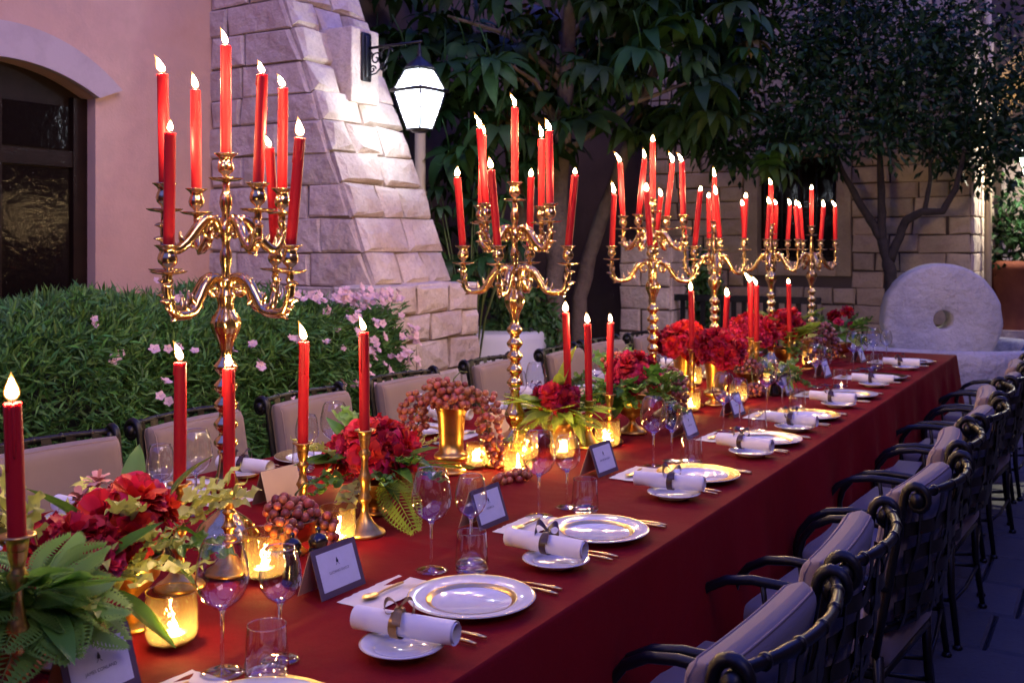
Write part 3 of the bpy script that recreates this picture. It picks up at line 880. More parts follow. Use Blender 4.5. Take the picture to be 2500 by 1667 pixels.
uo = V(-4.46, 8.2, 0)
def limb(pts, rad, name='trunk', m=None, par=None, org=V(0, 0, 0), seg=9):
    P = []; Rr = []
    for i in range(len(pts) - 1):
        for k in range(5):
            t = k / 5
            p = V(*pts[i]).lerp(V(*pts[i + 1]), t) + V(rnd.uniform(-1, 1), rnd.uniform(-1, 1), 0) * rad[i] * .12
            P.append(p - org); Rr.append((rad[i] * (1 - t) + rad[i + 1] * t) * rnd.uniform(.93, 1.07))
    P.append(V(*pts[-1]) - org); Rr.append(rad[-1])
    b = MB(); b.tube(P, Rr, seg); return b.build(name, m or M['bark'], par)
limb([(-4.46, 8.2, 0), (-4.44, 8.2, 1.0), (-4.40, 8.22, 2.0), (-4.3, 8.2, 3.2), (-4.2, 8.1, 4.2)], [.12, .09, .085, .07, .04], 'trunk', par=ut, org=uo)
limb([(-4.76, 8.4, 0), (-4.80, 8.36, 1.2), (-4.9, 8.2, 2.4), (-5.2, 7.9, 3.6)], [.10, .075, .06, .035], 'trunk', par=ut, org=uo)
limb([(-4.50, 8.72, 0), (-4.46, 8.76, 1.0), (-4.36, 8.82, 1.5), (-4.16, 8.9, 2.1), (-3.85, 9.0, 3.0), (-3.5, 9.0, 3.8)], [.10, .08, .075, .06, .05, .03], 'trunk', par=ut, org=uo)
for k in range(12):
    a = rnd.uniform(0, 6.28); z0 = rnd.uniform(2.2, 3.6)
    limb([(-4.35, 8.2, z0), (-4.35 + .7 * math.cos(a), 8.2 + .5 * math.sin(a), z0 + .4), (-4.35 + 1.3 * math.cos(a), 8.0 + .8 * math.sin(a), z0 + .5)], [.035, .022, .012], 'branch', par=ut, org=uo, seg=6)
lat = V(.859, .512, 0); dep = V(-.512, .859, 0)
cc = V(-4.18, 7.95, 0)
placed = 0
while placed < 292:
    s = rnd.uniform(-1.85, 1.75); t = rnd.uniform(-.85, .9); z = rnd.uniform(1.95, 4.5)
    low = 2.25 + .28 * math.sin(s * 2.1 + .6) + (.55 if s < -1.0 else 0) + .1 * math.sin(7 * s) + (.15 if s > 1.2 else 0)
    if z < low: continue
    if s < -1.05 and t < -.2: continue
    p = cc + lat * s + dep * t + V(0, 0, z)
    yel = rnd.random() < .02
    link('leaf', (PLY[0] if yel else PL[rnd.randrange(5)]), None, ut, p - uo, (rnd.uniform(-.35, .35) + .25, rnd.uniform(-.35, .35) + .15, rnd.uniform(0, 6.28)), scale=rnd.uniform(.7, 1.6))
    placed += 1
for m_ in PL: m_.materials.append(M['vine'])
for m_ in PLY: m_.materials.append(M['vineyellow'])

# understorey by the pier and the trunks
def big_plant(name, label, loc, n, h, m_, spread=.4, group=None):
    t = thing(name, label, 'plant', loc, group=group)
    for i in range(n):
        a = 6.28 * i / n + rnd.uniform(-.3, .3); el = rnd.uniform(.5, 1.25); Ls = h * rnd.uniform(.6, 1.1)
        b = MB()
        st = [V(0, 0, 0), V(math.cos(a) * spread * .4, math.sin(a) * spread * .4, Ls * .6), V(math.cos(a) * spread, math.sin(a) * spread, Ls)]
        b.tube(st, [.008, .006, .004], 5); b.build('stem', M['olive'], t)
        link('leaf', PL[rnd.randrange(5)], None, t, st[2], (rnd.uniform(-.2, .4), rnd.uniform(-.2, .4), rnd.uniform(0, 6.28)), scale=rnd.uniform(.6, .95))
    return t
big_plant('understorey_plant', 'tall dark fingered foliage plant rising beside the stone pier', (-4.55, 6.95, 0), 24, 1.9, None, .35)
big_plant('understorey_plant', 'bushy dark plant growing below the cream drainpipe', (-5.2, 7.3, 0), 16, 1.5, None, .5)
sh = thing('low_shrub', 'bright green leafy shrub behind the small round table', 'shrub', (-4.62, 7.95, 0))
n = 1500
pp_ = q.normal(0, 1, (n, 3)); pp_ /= np.linalg.norm(pp_, axis=1, keepdims=True); pp_ = pp_ * (q.uniform(.3, 1, n) ** .5)[:, None] * np.array([.34, .34, .42]) + np.array([.0, 0, .72])
leaf_cloud('foliage', pp_, q.normal(0, 1, (n, 3)) + np.array([.2, -.3, .3]), .10, .05, mat('shrub leaf', (.05, .13, .03), .45, island=.4), sh, seed=3)
b = MB(); b.tube([(0, 0, 0), (.02, 0, .5)], [.03, .015], 6); b.build('stem', M['darkbark'], sh)
sh2 = thing('low_shrub', 'dark green shrub beside the slatted bench', 'shrub', (-3.75, 9.75, 0))
n = 1500
pp_ = q.normal(0, 1, (n, 3)); pp_ /= np.linalg.norm(pp_, axis=1, keepdims=True); pp_ = pp_ * (q.uniform(.3, 1, n) ** .5)[:, None] * np.array([.38, .3, .5]) + np.array([.0, 0, 1.0])
leaf_cloud('foliage', pp_, q.normal(0, 1, (n, 3)), .09, .05, MATS['shrub leaf'], sh2, seed=4)
b = MB(); b.tube([(0, 0, 0), (.02, 0, .8)], [.03, .015], 6); b.build('stem', M['darkbark'], sh2)

# ---- citrus tree in front of the stone wall
ct = thing('citrus_tree', 'small dark crowned citrus tree with forked trunk beside the millstone', 'tree', (-1.86, 10.02, 0))
co = V(-1.86, 10.02, 0)
limb([(-1.86, 10.02, 0), (-1.84, 10.02, .8), (-1.86, 10.0, 1.25), (-1.93, 10.0, 1.55)], [.08, .062, .058, .05], 'trunk', M['darkbark'], ct, co)
limb([(-1.93, 10.0, 1.55), (-2.1, 9.95, 1.85), (-2.28, 9.9, 2.2), (-2.4, 9.8, 2.6)], [.045, .035, .028, .016], 'branch', M['darkbark'], ct, co)
limb([(-1.93, 10.0, 1.5), (-1.93, 9.97, 2.0), (-1.95, 9.9, 2.7)], [.045, .035, .018], 'branch', M['darkbark'], ct, co)
limb([(-1.86, 10.0, 1.35), (-1.72, 9.98, 1.72), (-1.58, 9.96, 1.80), (-1.40, 9.94, 1.80), (-1.28, 9.9, 2.0), (-1.2, 9.85, 2.35)], [.045, .04, .036, .032, .028, .016], 'branch', M['darkbark'], ct, co)
limb([(-1.55, 9.96, 1.80), (-1.50, 9.95, 2.1), (-1.5, 9.9, 2.6)], [.024, .02, .012], 'branch', M['darkbark'], ct, co)
cl = []
while len(cl) < 250:
    s, t = rnd.uniform(-1.55, 1.45), rnd.uniform(-.7, .45); z = rnd.uniform(2.0, 3.95)
    e = (s / 1.6) ** 2 + ((z - 2.85) / 1.05) ** 2 + (t / .8) ** 2
    if e > 1.0 or z < 2.27 + .16 * math.sin(3.3 * s + 1): continue
    p = V(-1.93, 9.62, 0) + lat * s + dep * t + V(0, 0, z)
    if p.y > 10.45 and p.x < -1.15: continue
    cl.append(p)
pos = []; dd = []
for p in cl:
    k = 46
    r_ = q.normal(0, .095, (k, 3)); pos.append(np.array(p - co) + r_); dd.append(r_ / .1 + q.normal(0, .6, (k, 3)) + np.array([0, 0, -.1]))
leaf_cloud('crown', np.concatenate(pos), np.concatenate(dd), .085, .04, M['crown'], ct, seed=8)
pos = []
n = 700
pp_ = q.normal(0, .16, (n, 3)) * np.array([1, 1, 1.5]) + np.array([0, 0, 1.65])
leaf_cloud('shrub', pp_, q.normal(0, 1, (n, 3)), .1, .05, M['crown'], pt, seed=9)
# ================================================================== the long table
TX0, TX1, TY0, TY1, TZ = -2.55, -0.97, 0.25, 7.5, 0.75
tb_ = thing('banquet_table', 'long banquet table standing under the red linen cloth', 'table', (-1.76, 3.9, 0))
b = MB(); b.box((0, 0, .718), (TX1 - TX0 - .03, TY1 - TY0 - .03, .045)); b.build('top', M['doorwood'], tb_)
for sx in (-.65, .65):
    for y in (-3.4, -1.2, 1.2, 3.4):
        b = MB(); b.box((sx, y, .348), (.06, .06, .695)); b.build('leg', M['doorwood'], tb_)
tc_ = MB()
nx, ny = 120, 420
def topz(x, y):
    e = min(x - TX0, TX1 - x, y - TY0, TY1 - y)
    cr_ = sum(math.exp(-((y - yc) / .012) ** 2) for yc in (.9, 2.05, 3.2, 4.35, 5.5, 6.65)) + math.exp(-((x + 1.36) / .012) ** 2) + math.exp(-((x + 2.15) / .012) ** 2)
    return TZ - .0015 + .0028 * cr_ * min(1, e * 8) - .0013 * (math.sin(y * 9 + math.sin(x * 4)) + .6 * math.sin(x * 14 + y * 3)) * min(1, e * 8)
tc_.grid(lambda u, v: V(TX0 + (TX1 - TX0) * u, TY0 + (TY1 - TY0) * v, topz(TX0 + (TX1 - TX0) * u, TY0 + (TY1 - TY0) * v)), nx, ny)
per = []
def seg_pts(a, c_, n):
    for i in range(n): per.append((a[0] + (c_[0] - a[0]) * i / n, a[1] + (c_[1] - a[1]) * i / n))
seg_pts((TX0, TY0), (TX1, TY0), 60); seg_pts((TX1, TY0), (TX1, TY1), 300); seg_pts((TX1, TY1), (TX0, TY1), 70); seg_pts((TX0, TY1), (TX0, TY0), 200)
rows = [(.0, -.0015), (.003, -.003), (.0055, -.008), (.007, -.02), (.010, -.06), (.014, -.12), (.018, -.2), (.024, -.3), (.03, -.42), (.036, -.56), (.04, -.69)]
vs = []; n = len(per)
cum = 0; pl = []
for i in range(n):
    pl.append(cum); cum += math.dist(per[i], per[(i + 1) % n])
for (o_, dz) in rows:
    for i in range(n):
        x, y = per[i]
        ex = 0; ey = 0
        if x <= TX0 + 1e-6: ex = -1
        if x >= TX1 - 1e-6: ex = 1
        if y <= TY0 + 1e-6: ey = -1
        if y >= TY1 - 1e-6: ey = 1
        s = pl[i]; k = min(1, -dz / .5) ** 1.2
        dcorner = min(math.hypot(x - cx, y - cy) for cx in (TX0, TX1) for cy in (TY0, TY1))
        far = math.exp(-dcorner / .35)
        fold = k * (.030 * math.sin(s * 5.1 + .8 * math.sin(s * 1.3)) + .024 * math.sin(s * 11.7 + 1.5 * math.sin(s * 2.1)) + .008 * math.sin(s * 23 + math.sin(s * 3)) + far * .085 * math.sin(s * 17)) 
        push = o_ + max(-o_ * .5, fold) + far * k * .06
        vs.append(V(x + ex * push, y + ey * push, TZ + dz))
fs = []
for j in range(len(rows) - 1):
    for i in range(n):
        k = (i + 1) % n
        fs.append((j * n + k, j * n + i, (j + 1) * n + i, (j + 1) * n + k))
tc_.add(vs, [tuple(reversed(f)) for f in fs], True)
o = tc_.build('tablecloth', M['cloth']); tag(o, 'deep red linen cloth draped over the long banquet table', 'tablecloth')

# ================================================================== candles
def flame_mesh(lean, h=.045, r=.0095, twist=0.0):
    b = MB(); prof = [(0, 0), (.55, .06), (.95, .2), (1.0, .34), (.82, .5), (.5, .68), (.24, .84), (.07, .95), (0, 1.0)]
    seg = 8; vs = []; rows_ = []
    for (rr_, t) in prof:
        off = lean * h * t ** 1.7 + twist * h * math.sin(t * 5.5) * t
        if rr_ == 0: rows_.append([len(vs)] * seg); vs.append(V(off, 0, t * h))
        else:
            rows_.append([len(vs) + i for i in range(seg)])
            for i in range(seg):
                a = 6.2832 * i / seg; vs.append(V(off + rr_ * r * math.cos(a), rr_ * r * math.sin(a), t * h))
    fs = []
    for j in range(len(prof) - 1):
        for i in range(seg):
            q_ = []
            for t in (rows_[j][i], rows_[j][(i + 1) % seg], rows_[j + 1][(i + 1) % seg], rows_[j + 1][i]):
                if t not in q_: q_.append(t)
            fs.append(tuple(q_))
    b.add(vs, fs, True)
    me = b.mesh('flame'); me.materials.append(M['flame']); return me
FSH = [(-.12, .036, .0072, 0), (-.3, .040, .0070, 0), (-.02, .033, .0076, 0), (-.62, .042, .0062, 0), (-.2, .046, .0062, .12), (.1, .030, .0070, .03), (-.42, .034, .0074, -.05), (-.1, .050, .0058, .05)]
FLAMES = [flame_mesh(*a_) for a_ in FSH]
ENV = [flame_mesh(a_[0] * 1.1, a_[1] * 1.16, a_[2] * 1.32, a_[3]) for a_ in FSH]
TEAF = flame_mesh(-.06, .028, .006); TENV = flame_mesh(-.07, .033, .0078)
for m_ in ENV + [TENV]: m_.name = 'envelope'; m_.materials[0] = M['envelope']
def wax_mesh(L, r, var=0):
    b = MB()
    q_ = random.Random(var * 17 + 3)
    for k in range((0, 2, 1, 3)[var]):
        a = q_.uniform(0, 6.28); l = q_.uniform(.02, .11); x, y = r * math.cos(a), r * math.sin(a)
        b.tube([(x * .95, y * .95, L - .001), (x, y, L - .006), (x * 1.02, y * 1.02, L - l * .6), (x * 1.03, y * 1.03, L - l + .004), (x, y, L - l)], [.0016, .0022, .0019, .0028, .001], 6)
    b.lathe([(0, 0), (r * .93, 0), (r, .01), (r, L * .3), (r, L * .7), (r * .985, L - .006), (r * .99, L - .001), (r * .93, L), (r * .78, L - .004), (r * .4, L - .007), (0, L - .007)], 18,
            wob=lambda a, rr_, z: 1 + .012 * math.sin(3 * a + z * 30) * (z > .02))
    me = b.mesh('wax'); me.materials.append(M['wax']); return me
WAX = {}
b = MB(); b.tube([(0, 0, -.008), (.0005, 0, .004), (-.0015, 0, .009)], [.0012, .0012, .0008], 5); WICK = b.mesh('wick'); WICK.materials.append(M['wick'])
def candle(base, L, label, group, tilt=(0, 0), r=.0133, fl=None):
    key = (round(L, 2), r, rnd.randrange(4))
    if key not in WAX: WAX[key] = wax_mesh(*key)
    t = thing('taper_candle', label, 'candle', base, group=group, rot=(R(tilt[0]), R(tilt[1]), rnd.uniform(-.3, .3)))
    link('wax', WAX[key], None, t)
    link('wick', WICK, None, t, (0, 0, key[0]))
    fi = rnd.randrange(8) if fl is None else fl
    fo_ = link('flame', FLAMES[fi], None, t, (-.001, 0, key[0] + .004), (R(-tilt[0]), R(-tilt[1]), R(-149) + rnd.uniform(-.4, .4) + math.pi), scale=rnd.uniform(.82, 1.25))
    link('envelope', ENV[fi], None, fo_, (0, 0, -.002))
    return t

# ---- candelabra
def cup(b_, c, s=1.0):
    """nozzle and drip pan, c = pan centre"""
    x, y, z = c
    b_.lathe([(0, -.006 * s), (.006 * s, -.004 * s), (.011 * s, 0), (.024 * s, .002 * s), (.034 * s, .004 * s), (.041 * s, .008 * s), (.0415 * s, .0095 * s), (.034 * s, .007 * s), (.020 * s, .0055 * s), (.009 * s, .007 * s)], 24, c, wob=lambda a, r, zz: 1 + (.055 * math.sin(8 * a) if r > .03 * s else 0))
    b_.lathe([(.008 * s, .006 * s), (.006 * s, .013 * s), (.010 * s, .018 * s), (.018 * s, .026 * s), (.0205 * s, .036 * s), (.0175 * s, .047 * s), (.0145 * s, .053 * s), (.017 * s, .060 * s), (.025 * s, .067 * s), (.0285 * s, .069 * s), (.0285 * s, .071 * s), (.018 * s, .069 * s), (.0145 * s, .066 * s), (.0145 * s, .05 * s), (0, .05 * s)], 20, c, wob=lambda a, r, zz: 1 + (.03 * math.cos(8 * a) if .015 * s < zz < .05 * s else 0))
CUPTOP = .05
def arm(b_, ang, z0, Rr, drop, rise, arch):
    """scrolled branch in the plane at angle ang from hub height z0"""
    ca, sa = math.cos(ang), math.sin(ang)
    def P(r, z, t=0): return V(r * ca - t * sa, r * sa + t * ca, z0 + z)
    key = [(.016, .002), (.022, .022), (.036, arch), (.055, arch * .93), (.075, arch * .35), (.098, -drop * .45), (.122, -drop * .95), (Rr - .022, -drop), (Rr - .004, -drop * .45), (Rr + .002, rise * .25), (Rr - .004, rise * .65), (Rr, rise - .012), (Rr, rise - .002)]
    pts = []; rad = []
    n = len(key)
    for i in range(n - 1):
        p0, p1, p2, p3 = key[max(i - 1, 0)], key[i], key[i + 1], key[min(i + 2, n - 1)]
        for k in range(4):
            t = k / 4
            f = lambda a, b__, c_, d: .5 * ((2 * b__) + (-a + c_) * t + (2 * a - 5 * b__ + 4 * c_ - d) * t * t + (-a + 3 * b__ - 3 * c_ + d) * t ** 3)
            pts.append(P(f(p0[0], p1[0], p2[0], p3[0]), f(p0[1], p1[1], p2[1], p3[1])))
            rad.append(.0088 + .0052 * math.sin(math.pi * min(1, (i + t) / (n - 1) * 1.3)))
    pts.append(P(*key[-1])); rad.append(.0088)
    b_.tube(pts, rad, 8)
    # ridge along the back of the branch
    b_.tube([p + V(0, 0, .007) for p in pts[4:38]], .0042, 5)
    for sd in (-1, 1):
        b_.tube([p + V(-sa * sd * .008, ca * sd * .008, .0035) for p in pts[6:36]], [.0034] * len(pts[6:36]), 5)
        b_.tube([p + V(-sa * sd * .006, ca * sd * .006, -.006) for p in pts[10:32]], [.0034] * len(pts[10:32]), 5)
    # volute under the arch
    cx, cz = .042, arch - .03
    b_.tube([P(cx + .021 * (1 - k / 26) * math.cos(1.6 - k * .36), cz + .021 * (1 - k / 26) * math.sin(1.6 - k * .36)) for k in range(22)], [.0085 * (1 - k / 34) for k in range(22)], 6)
    # acanthus fins
    def fin(r, z, dr, dz, L, wdt, curl):
        d = V(dr, 0, dz).normalized()
        nrm = V(-d.z, 0, d.x)
        pts_ = []
        for k in range(6):
            t = k / 5
            rr_ = r + d.x * L * t + nrm.x * curl * t * t; zz = z + d.z * L * t + nrm.z * curl * t * t
            pts_.append(P(rr_, zz))
        b_.tube(pts_, [wdt * 1.35 * (1 - (k / 5.2) ** 2) + .0008 for k in range(6)], 6, flat=1.5)
    fin(Rr - .03, -drop + .002, .5, -.9, .026, .006, .012)
    fin(.098, -drop * .5, -.3, -.9, .022, .005, -.01)
    fin(.112, -drop * .6, .7, .7, .026, .0048, .012)
    fin(Rr + .0, -drop * .5, 1, .6, .026, .0055, -.010)
    fin(Rr - .004, -drop * .3, -.8, .8, .024, .0048, -.012)
    fin(Rr + .002, rise * .3, 1, .5, .022, .0055, -.008)
    fin(.076, arch * .3, .3, -.9, .026, .005, .012)
    fin(.060, arch * .9, .9, .5, .020, .004, -.012)
    fin(.135, -drop * .9, .6, .8, .028, .0052, .014)
    fin(.128, -drop * .98, .2, -1, .016, .005, .006)
    fin(Rr - .012, -drop * .8, 1, -.1, .022, .005, .010)
    return P(Rr, rise)
def flute(lo, hi, n=8, amp=.06):
    return lambda a, r, z: 1 + (amp * math.cos(n * a) if lo < z < hi else 0)
def make_candelabrum(two_tier, phi_lo, phi_up):
    t = empty('candelabrum', (0, 0, 0))
    s = MB()
    H0 = .632
    base = [(0, 0), (.078, 0), (.080, .006), (.072, .014), (.066, .026), (.058, .040), (.042, .055), (.026, .066), (.019, .076), (.020, .086), (.030, .100), (.037, .117), (.036, .130), (.028, .146), (.022, .165), (.018, .190), (.0165, .208), (.020, .214), (.0205, .219), (.017, .224)]
    s.lathe(base, 32, wob=lambda a, r, z: 1 + (.07 * math.cos(8 * a) if z < .05 else (.045 * math.cos(8 * a) if .085 < z < .15 else 0)))
    s.build('base', M['gold'], t)
    s = MB()
    pr_ = [(.017, .224)]
    for zc in (.24, .286, .335, .381, .430):
        pr_ += [(.017, zc - .019), (.022, zc - .014), (.0285, zc - .004), (.029, zc + .003), (.022, zc + .012), (.0165, zc + .019)]
    pr_ += [(.014, .455), (.015, .47), (.019, .49), (.028, .51), (.035, .527), (.0365, .54), (.033, .553), (.024, .566), (.019, .576), (.019, .59), (.0225, .602), (.0235, .61), (.019, .614), (.0185, .64), (.021, .645), (.012, .652)]
    s.lathe(pr_, 28, wob=lambda a, r, z: 1 + (.07 * math.cos(8 * a) if .46 < z < .6 else (.04 * math.cos(8 * a) if r > .02 else 0)))
    s.build('stem', M['gold'], t)
    s = MB()
    cups = []
    if two_tier:
        s.lathe([(.012, .652), (.0105, .675), (.013, .685), (.0155, .70), (.0145, .715), (.0105, .725), (.0095, .742), (.012, .75), (.017, .757), (.017, .782), (.012, .788), (.0105, .80), (.0095, .815), (.013, .825), (.0158, .838), (.015, .853), (.011, .864), (.0088, .872), (.008, .89)], 20, wob=flute(.6, .9, 8, .04))
        s.build('shaft', M['gold'], t)
        tiers = [(.765, .160, .040, .047, .034, phi_up), (.628, .198, .058, .036, .026, phi_lo)]
        ztop = .893
    else:
        s.lathe([(.012, .652), (.0105, .675), (.013, .70), (.0155, .722), (.0145, .742), (.0105, .755), (.0095, .77), (.012, .78), (.009, .79), (.008, .80)], 20, wob=flute(.6, .9, 8, .04))
        s.build('shaft', M['gold'], t)
        tiers = [(.632, .165, .045, .075, .05, phi_lo)]
        ztop = .803
    for (z0, Rr, drop, rise, arch, ph) in tiers:
        for k in range(4):
            b_ = MB(); p = arm(b_, R(ph + 90 * k), z0, Rr, drop, rise, arch); ao = b_.build('branch', M['gold'], t)
            b_ = MB(); cup(b_, p); b_.build('candle_cup', M['gold'], ao)
            cups.append(p)
    b_ = MB(); cup(b_, (0, 0, ztop)); b_.build('candle_cup', M['gold'], t)
    cups.append(V(0, 0, ztop))
    return t, cups
CB = [((-1.933, 1.84), 1, 6, 'tall two-tier brass candelabrum standing in front of the oleander hedge', 'the tall candelabrum in front of the oleander hedge'),
      ((-1.89, 3.19), 1, 14, 'tall two-tier brass candelabrum between the grape vase and the lime green leaves', 'the tall candelabrum beside the grape-topped vase'),
      ((-1.95, 4.60), 1, 20, 'tall two-tier brass candelabrum just behind the vases of red peonies', 'the tall candelabrum behind the red peonies'),
      ((-1.95, 5.47), 0, 30, 'single-tier brass candelabrum between the peonies and the yellow fern fronds', 'the single-tier candelabrum beside the yellow fern'),
      ((-1.888, 6.33), 0, 8, 'single-tier brass candelabrum between the fern fronds and the dusky grapes', 'the single-tier candelabrum behind the dusky grapes'),
      ((-1.797, 6.95), 0, 35, 'single-tier brass candelabrum at the table end closest to the millstone', 'the single-tier candelabrum by the millstone')]
DIRS = ['away from the hedge', 'toward the millstone', 'toward the hedge', 'away from the millstone']
for i, ((x, y), two, ph, lab, who) in enumerate(CB):
    t, cups = make_candelabrum(two, ph, ph + 68)
    t.location = (x, y, TZ)
    tag(t, lab, 'candelabrum')
    L = .285 if two else .25
    tl_ = {0: [(1, 2), (-1, -3), (2, 1), (-2, 1), (-2, 5), (1, -3), (-1, 1), (1, 3), (0, 0)]}.get(i)
    for k, p in enumerate(cups):
        tilt = tl_[k] if tl_ else ((0, 0) if k == len(cups) - 1 else (rnd.uniform(-6, 6), rnd.uniform(-6, 6)))
        top = k == len(cups) - 1
        candle((x + p.x, y + p.y, TZ + p.z + CUPTOP + .001), (L + .01) if top else L - rnd.uniform(0, .02),
               ('lit red taper at the top of ' + who) if top else 'red taper, %sbranch %s, %s' % (('upper ' if k < 4 else 'lower ') if two else '', DIRS[int(round((math.degrees(math.atan2(p.y, p.x)) % 360) / 90)) % 4], who.replace('the tall ', '').replace('the single-tier ', '')), 'red tapers on the brass candelabra', tilt)

# ---- single candlesticks
def make_stick(h):
    t = empty('candlestick', (0, 0, 0))
    b_ = MB(); s_ = h / .24
    b_.lathe([(0, 0), (.052, 0), (.054, .004), (.050, .010), (.036, .018), (.024, .030), (.014, .046), (.010, .060)], 24); b_.build('base', M['satin'], t)
    b_ = MB(); z0 = .06; z1 = h - .045
    def zz(t_): return z0 + (z1 - z0) * t_
    b_.lathe([(.010, z0), (.009, zz(.1)), (.016, zz(.16)), (.018, zz(.2)), (.012, zz(.26)), (.010, zz(.36)), (.013, zz(.46)), (.0175, zz(.52)), (.013, zz(.58)), (.009, zz(.68)), (.0085, zz(.82)), (.014, zz(.88)), (.016, zz(.92)), (.010, zz(.97)), (.010, z1)], 18); b_.build('stem', M['satin'], t)
    b_ = MB(); b_.lathe([(.010, z1), (.013, z1 + .01), (.0155, z1 + .03), (.017, z1 + .04), (.026, z1 + .043), (.0262, z1 + .046), (.0148, z1 + .045), (.0148, z1 + .022), (0, z1 + .022)], 18); b_.build('socket', M['satin'], t)
    return t
ST = [((-1.418, .936), .30, 1.25, (1.5, -1), 'beside the fern at the flower-filled table end', 2),
      ((-1.735, 1.52), .225, 1.232, (0, 0.5), 'behind the big red flower arrangement', 1),
      ((-1.718, 1.645), .19, 1.206, (0, 0), 'directly before the hedge-side candelabrum', 2),
      ((-1.80, 1.975), .23, 1.239, (0, 1), 'behind the small bowl of grapes', 1),
      ((-1.655, 2.045), .265, 1.261, (0, -.6), 'beside the low red peony posy', 1),
      ((-1.745, 3.33), .20, 1.242, (0, -2), 'tallest of three behind the lime green leaves', 2),
      ((-1.675, 3.36), .17, 1.196, (0, -1), 'middle of three behind the lime green leaves', 0),
      ((-1.645, 3.47), .18, 1.20, (0, 1), 'of three behind lime leaves, nearest the footed bowl', 0),
      ((-1.70, 4.47), .26, 1.279, (0, -1), 'rising taller of two between the peony vases', 0),
      ((-1.60, 4.62), .24, 1.245, (0, 3), 'leaning shorter of two between the peony vases', 0),
      ((-1.62, 5.09), .27, 1.296, (0, -1), 'rising taller of two behind the crimson carnations', 3),
      ((-1.564, 5.0), .26, 1.285, (0, 0), 'rising shorter of two behind the crimson carnations', 3),
      ((-1.62, 5.79), .25, 1.27, (0, -1), 'rising above the yellow fern fronds', 0)]
for (xy, h, ztop, tilt, where, fl) in ST:
    t = make_stick(h); t.location = (*xy, TZ); tag(t, 'turned brass candlestick ' + where, 'candlestick', 'single brass candlesticks')
    zb = TZ + h - .022
    candle((*xy, zb), ztop - zb, 'lit red taper in a single candlestick ' + where, 'red tapers in single candlesticks', tilt, fl=fl)

# ---- amber votive cups with tea lights
def make_votive():
    t = empty('votive_cup', (0, 0, 0)); b_ = MB()
    b_.lathe([(0, .003), (.034, .003), (.042, .010), (.0455, .025), (.0455, .05), (.044, .075), (.0435, .092)], 28, wob=lambda a, r, z: 1 + .012 * math.sin(7 * a + z * 40)); b_.build('cup', M['votive'], t)
    b_ = MB(); b_.lathe([(.0425, .0915), (.0445, .0915), (.0448, .0935), (.0425, .0935), (.0425, .0915)], 28); b_.build('rim', M['votive'], t)
    return t
def make_tealight():
    t = empty('tea_light', (0, 0, 0)); b_ = MB()
    b_.lathe([(0, 0), (.0225, 0), (.023, .001), (.023, .017), (.0235, .0175), (.0225, .0165)], 20); b_.build('tin', M['steel'], t)
    b_ = MB(); b_.lathe([(.0223, .013), (.0215, .0155), (.006, .014), (0, .0138)], 20); b_.build('wax', M['tlwax'], t)
    link('wick', WICK, None, t, (0, 0, .018), scale=.7)
    link('envelope', TENV, None, link('flame', TEAF, None, t, (0, 0, .017)), (0, 0, -.001))
    return t
vproto = make_votive(); tproto = make_tealight()
VT = [(-1.505, 1.30, 1.05), (-1.63, 1.665, 1.1), (-1.655, 1.94, 1), (-1.84, 2.86, .85), (-1.665, 2.83, 1.05), (-1.77, 3.06, 1.0), (-1.665, 3.135, 1.0), (-1.62, 3.40, 1.05), (-1.65, 4.32, .95), (-1.545, 4.66, .95), (-1.61, 5.42, 1.05), (-1.64, 6.30, 1.0), (-2.12, 2.5, 1), (-1.95, 5.15, 1)]
VW = ['beside the bright red peonies in the footed vase', 'between the pepper mills and a candlestick', 'behind the small bowl of red grapes', 'tucked behind the gold grape vase', 'before the gold grape vase and loose grapes',
      'at the candelabrum foot near the lime leaves', 'in front of the lime green leaves', 'between lime leaves and the brass footed bowl', 'under the hanging dusky grapes', 'in front of the dark red peony vase',
      'in front of the crimson carnations', 'under the purple grapes near the millstone', 'on the hedge side behind the red posy', 'on the hedge side behind the peony vases']
first = True
for (x, y, s_) in VT:
    v_ = vproto if first else copy_tree(vproto); t_ = tproto if first else copy_tree(tproto); first = False
    v_.location = (x, y, TZ); v_.scale = (s_, s_, s_); v_.rotation_euler[2] = rnd.uniform(0, 6)
    t_.location = (x + rnd.uniform(-.008, .008), y + rnd.uniform(-.008, .008), TZ + .0045)
    wv = VW.pop(0)
    tag(v_, 'rippled amber glass votive cup ' + wv, 'votive', 'amber votive cups along the table middle')
    tag(t_, 'burning white tea light in the votive ' + wv, 'tea light', 'tea lights in the votive cups')

# ================================================================== vases, flowers, fruit
def vase_mortar(h=.178):
    b_ = MB(); k = h / .178
    b_.lathe([(0, 0), (.046, 0), (.050, .004), (.046, .010), (.034, .018), (.027, .028), (.030, .035), (.046, .040), (.055, .048), (.056, .058), (.050, .066), (.040, .070), (.0395, .085 * k), (.042, .12 * k), (.046, .155 * k), (.0515, .172 * k), (.054, .176 * k), (.054, h), (.049, h), (.046, h - .01), (.038, .09), (0, .09)], 36); return b_
def vase_footed(r=.075, h=.15):
    b_ = MB(); b_.lathe([(0, 0), (.054, 0), (.056, .004), (.052, .010), (.040, .020), (.022, .030), (.013, .042), (.012, .052), (.018, .058), (.022, .062), (r * .6, .075), (r * .88, .095), (r * .98, .12), (r, h - .006), (r * 1.03, h), (r * .96, h - .002), (r * .9, .12), (r * .5, .08), (0, .075)], 32); return b_
def vase_bowl(r=.056, h=.085):
    b_ = MB(); b_.lathe([(0, 0), (.034, 0), (.036, .004), (.026, .012), (.018, .020), (.022, .026), (r * .75, .036), (r * .97, .055), (r, h - .004), (r * 1.03, h), (r * .95, h - .002), (r * .85, .05), (0, .04)], 32); return b_

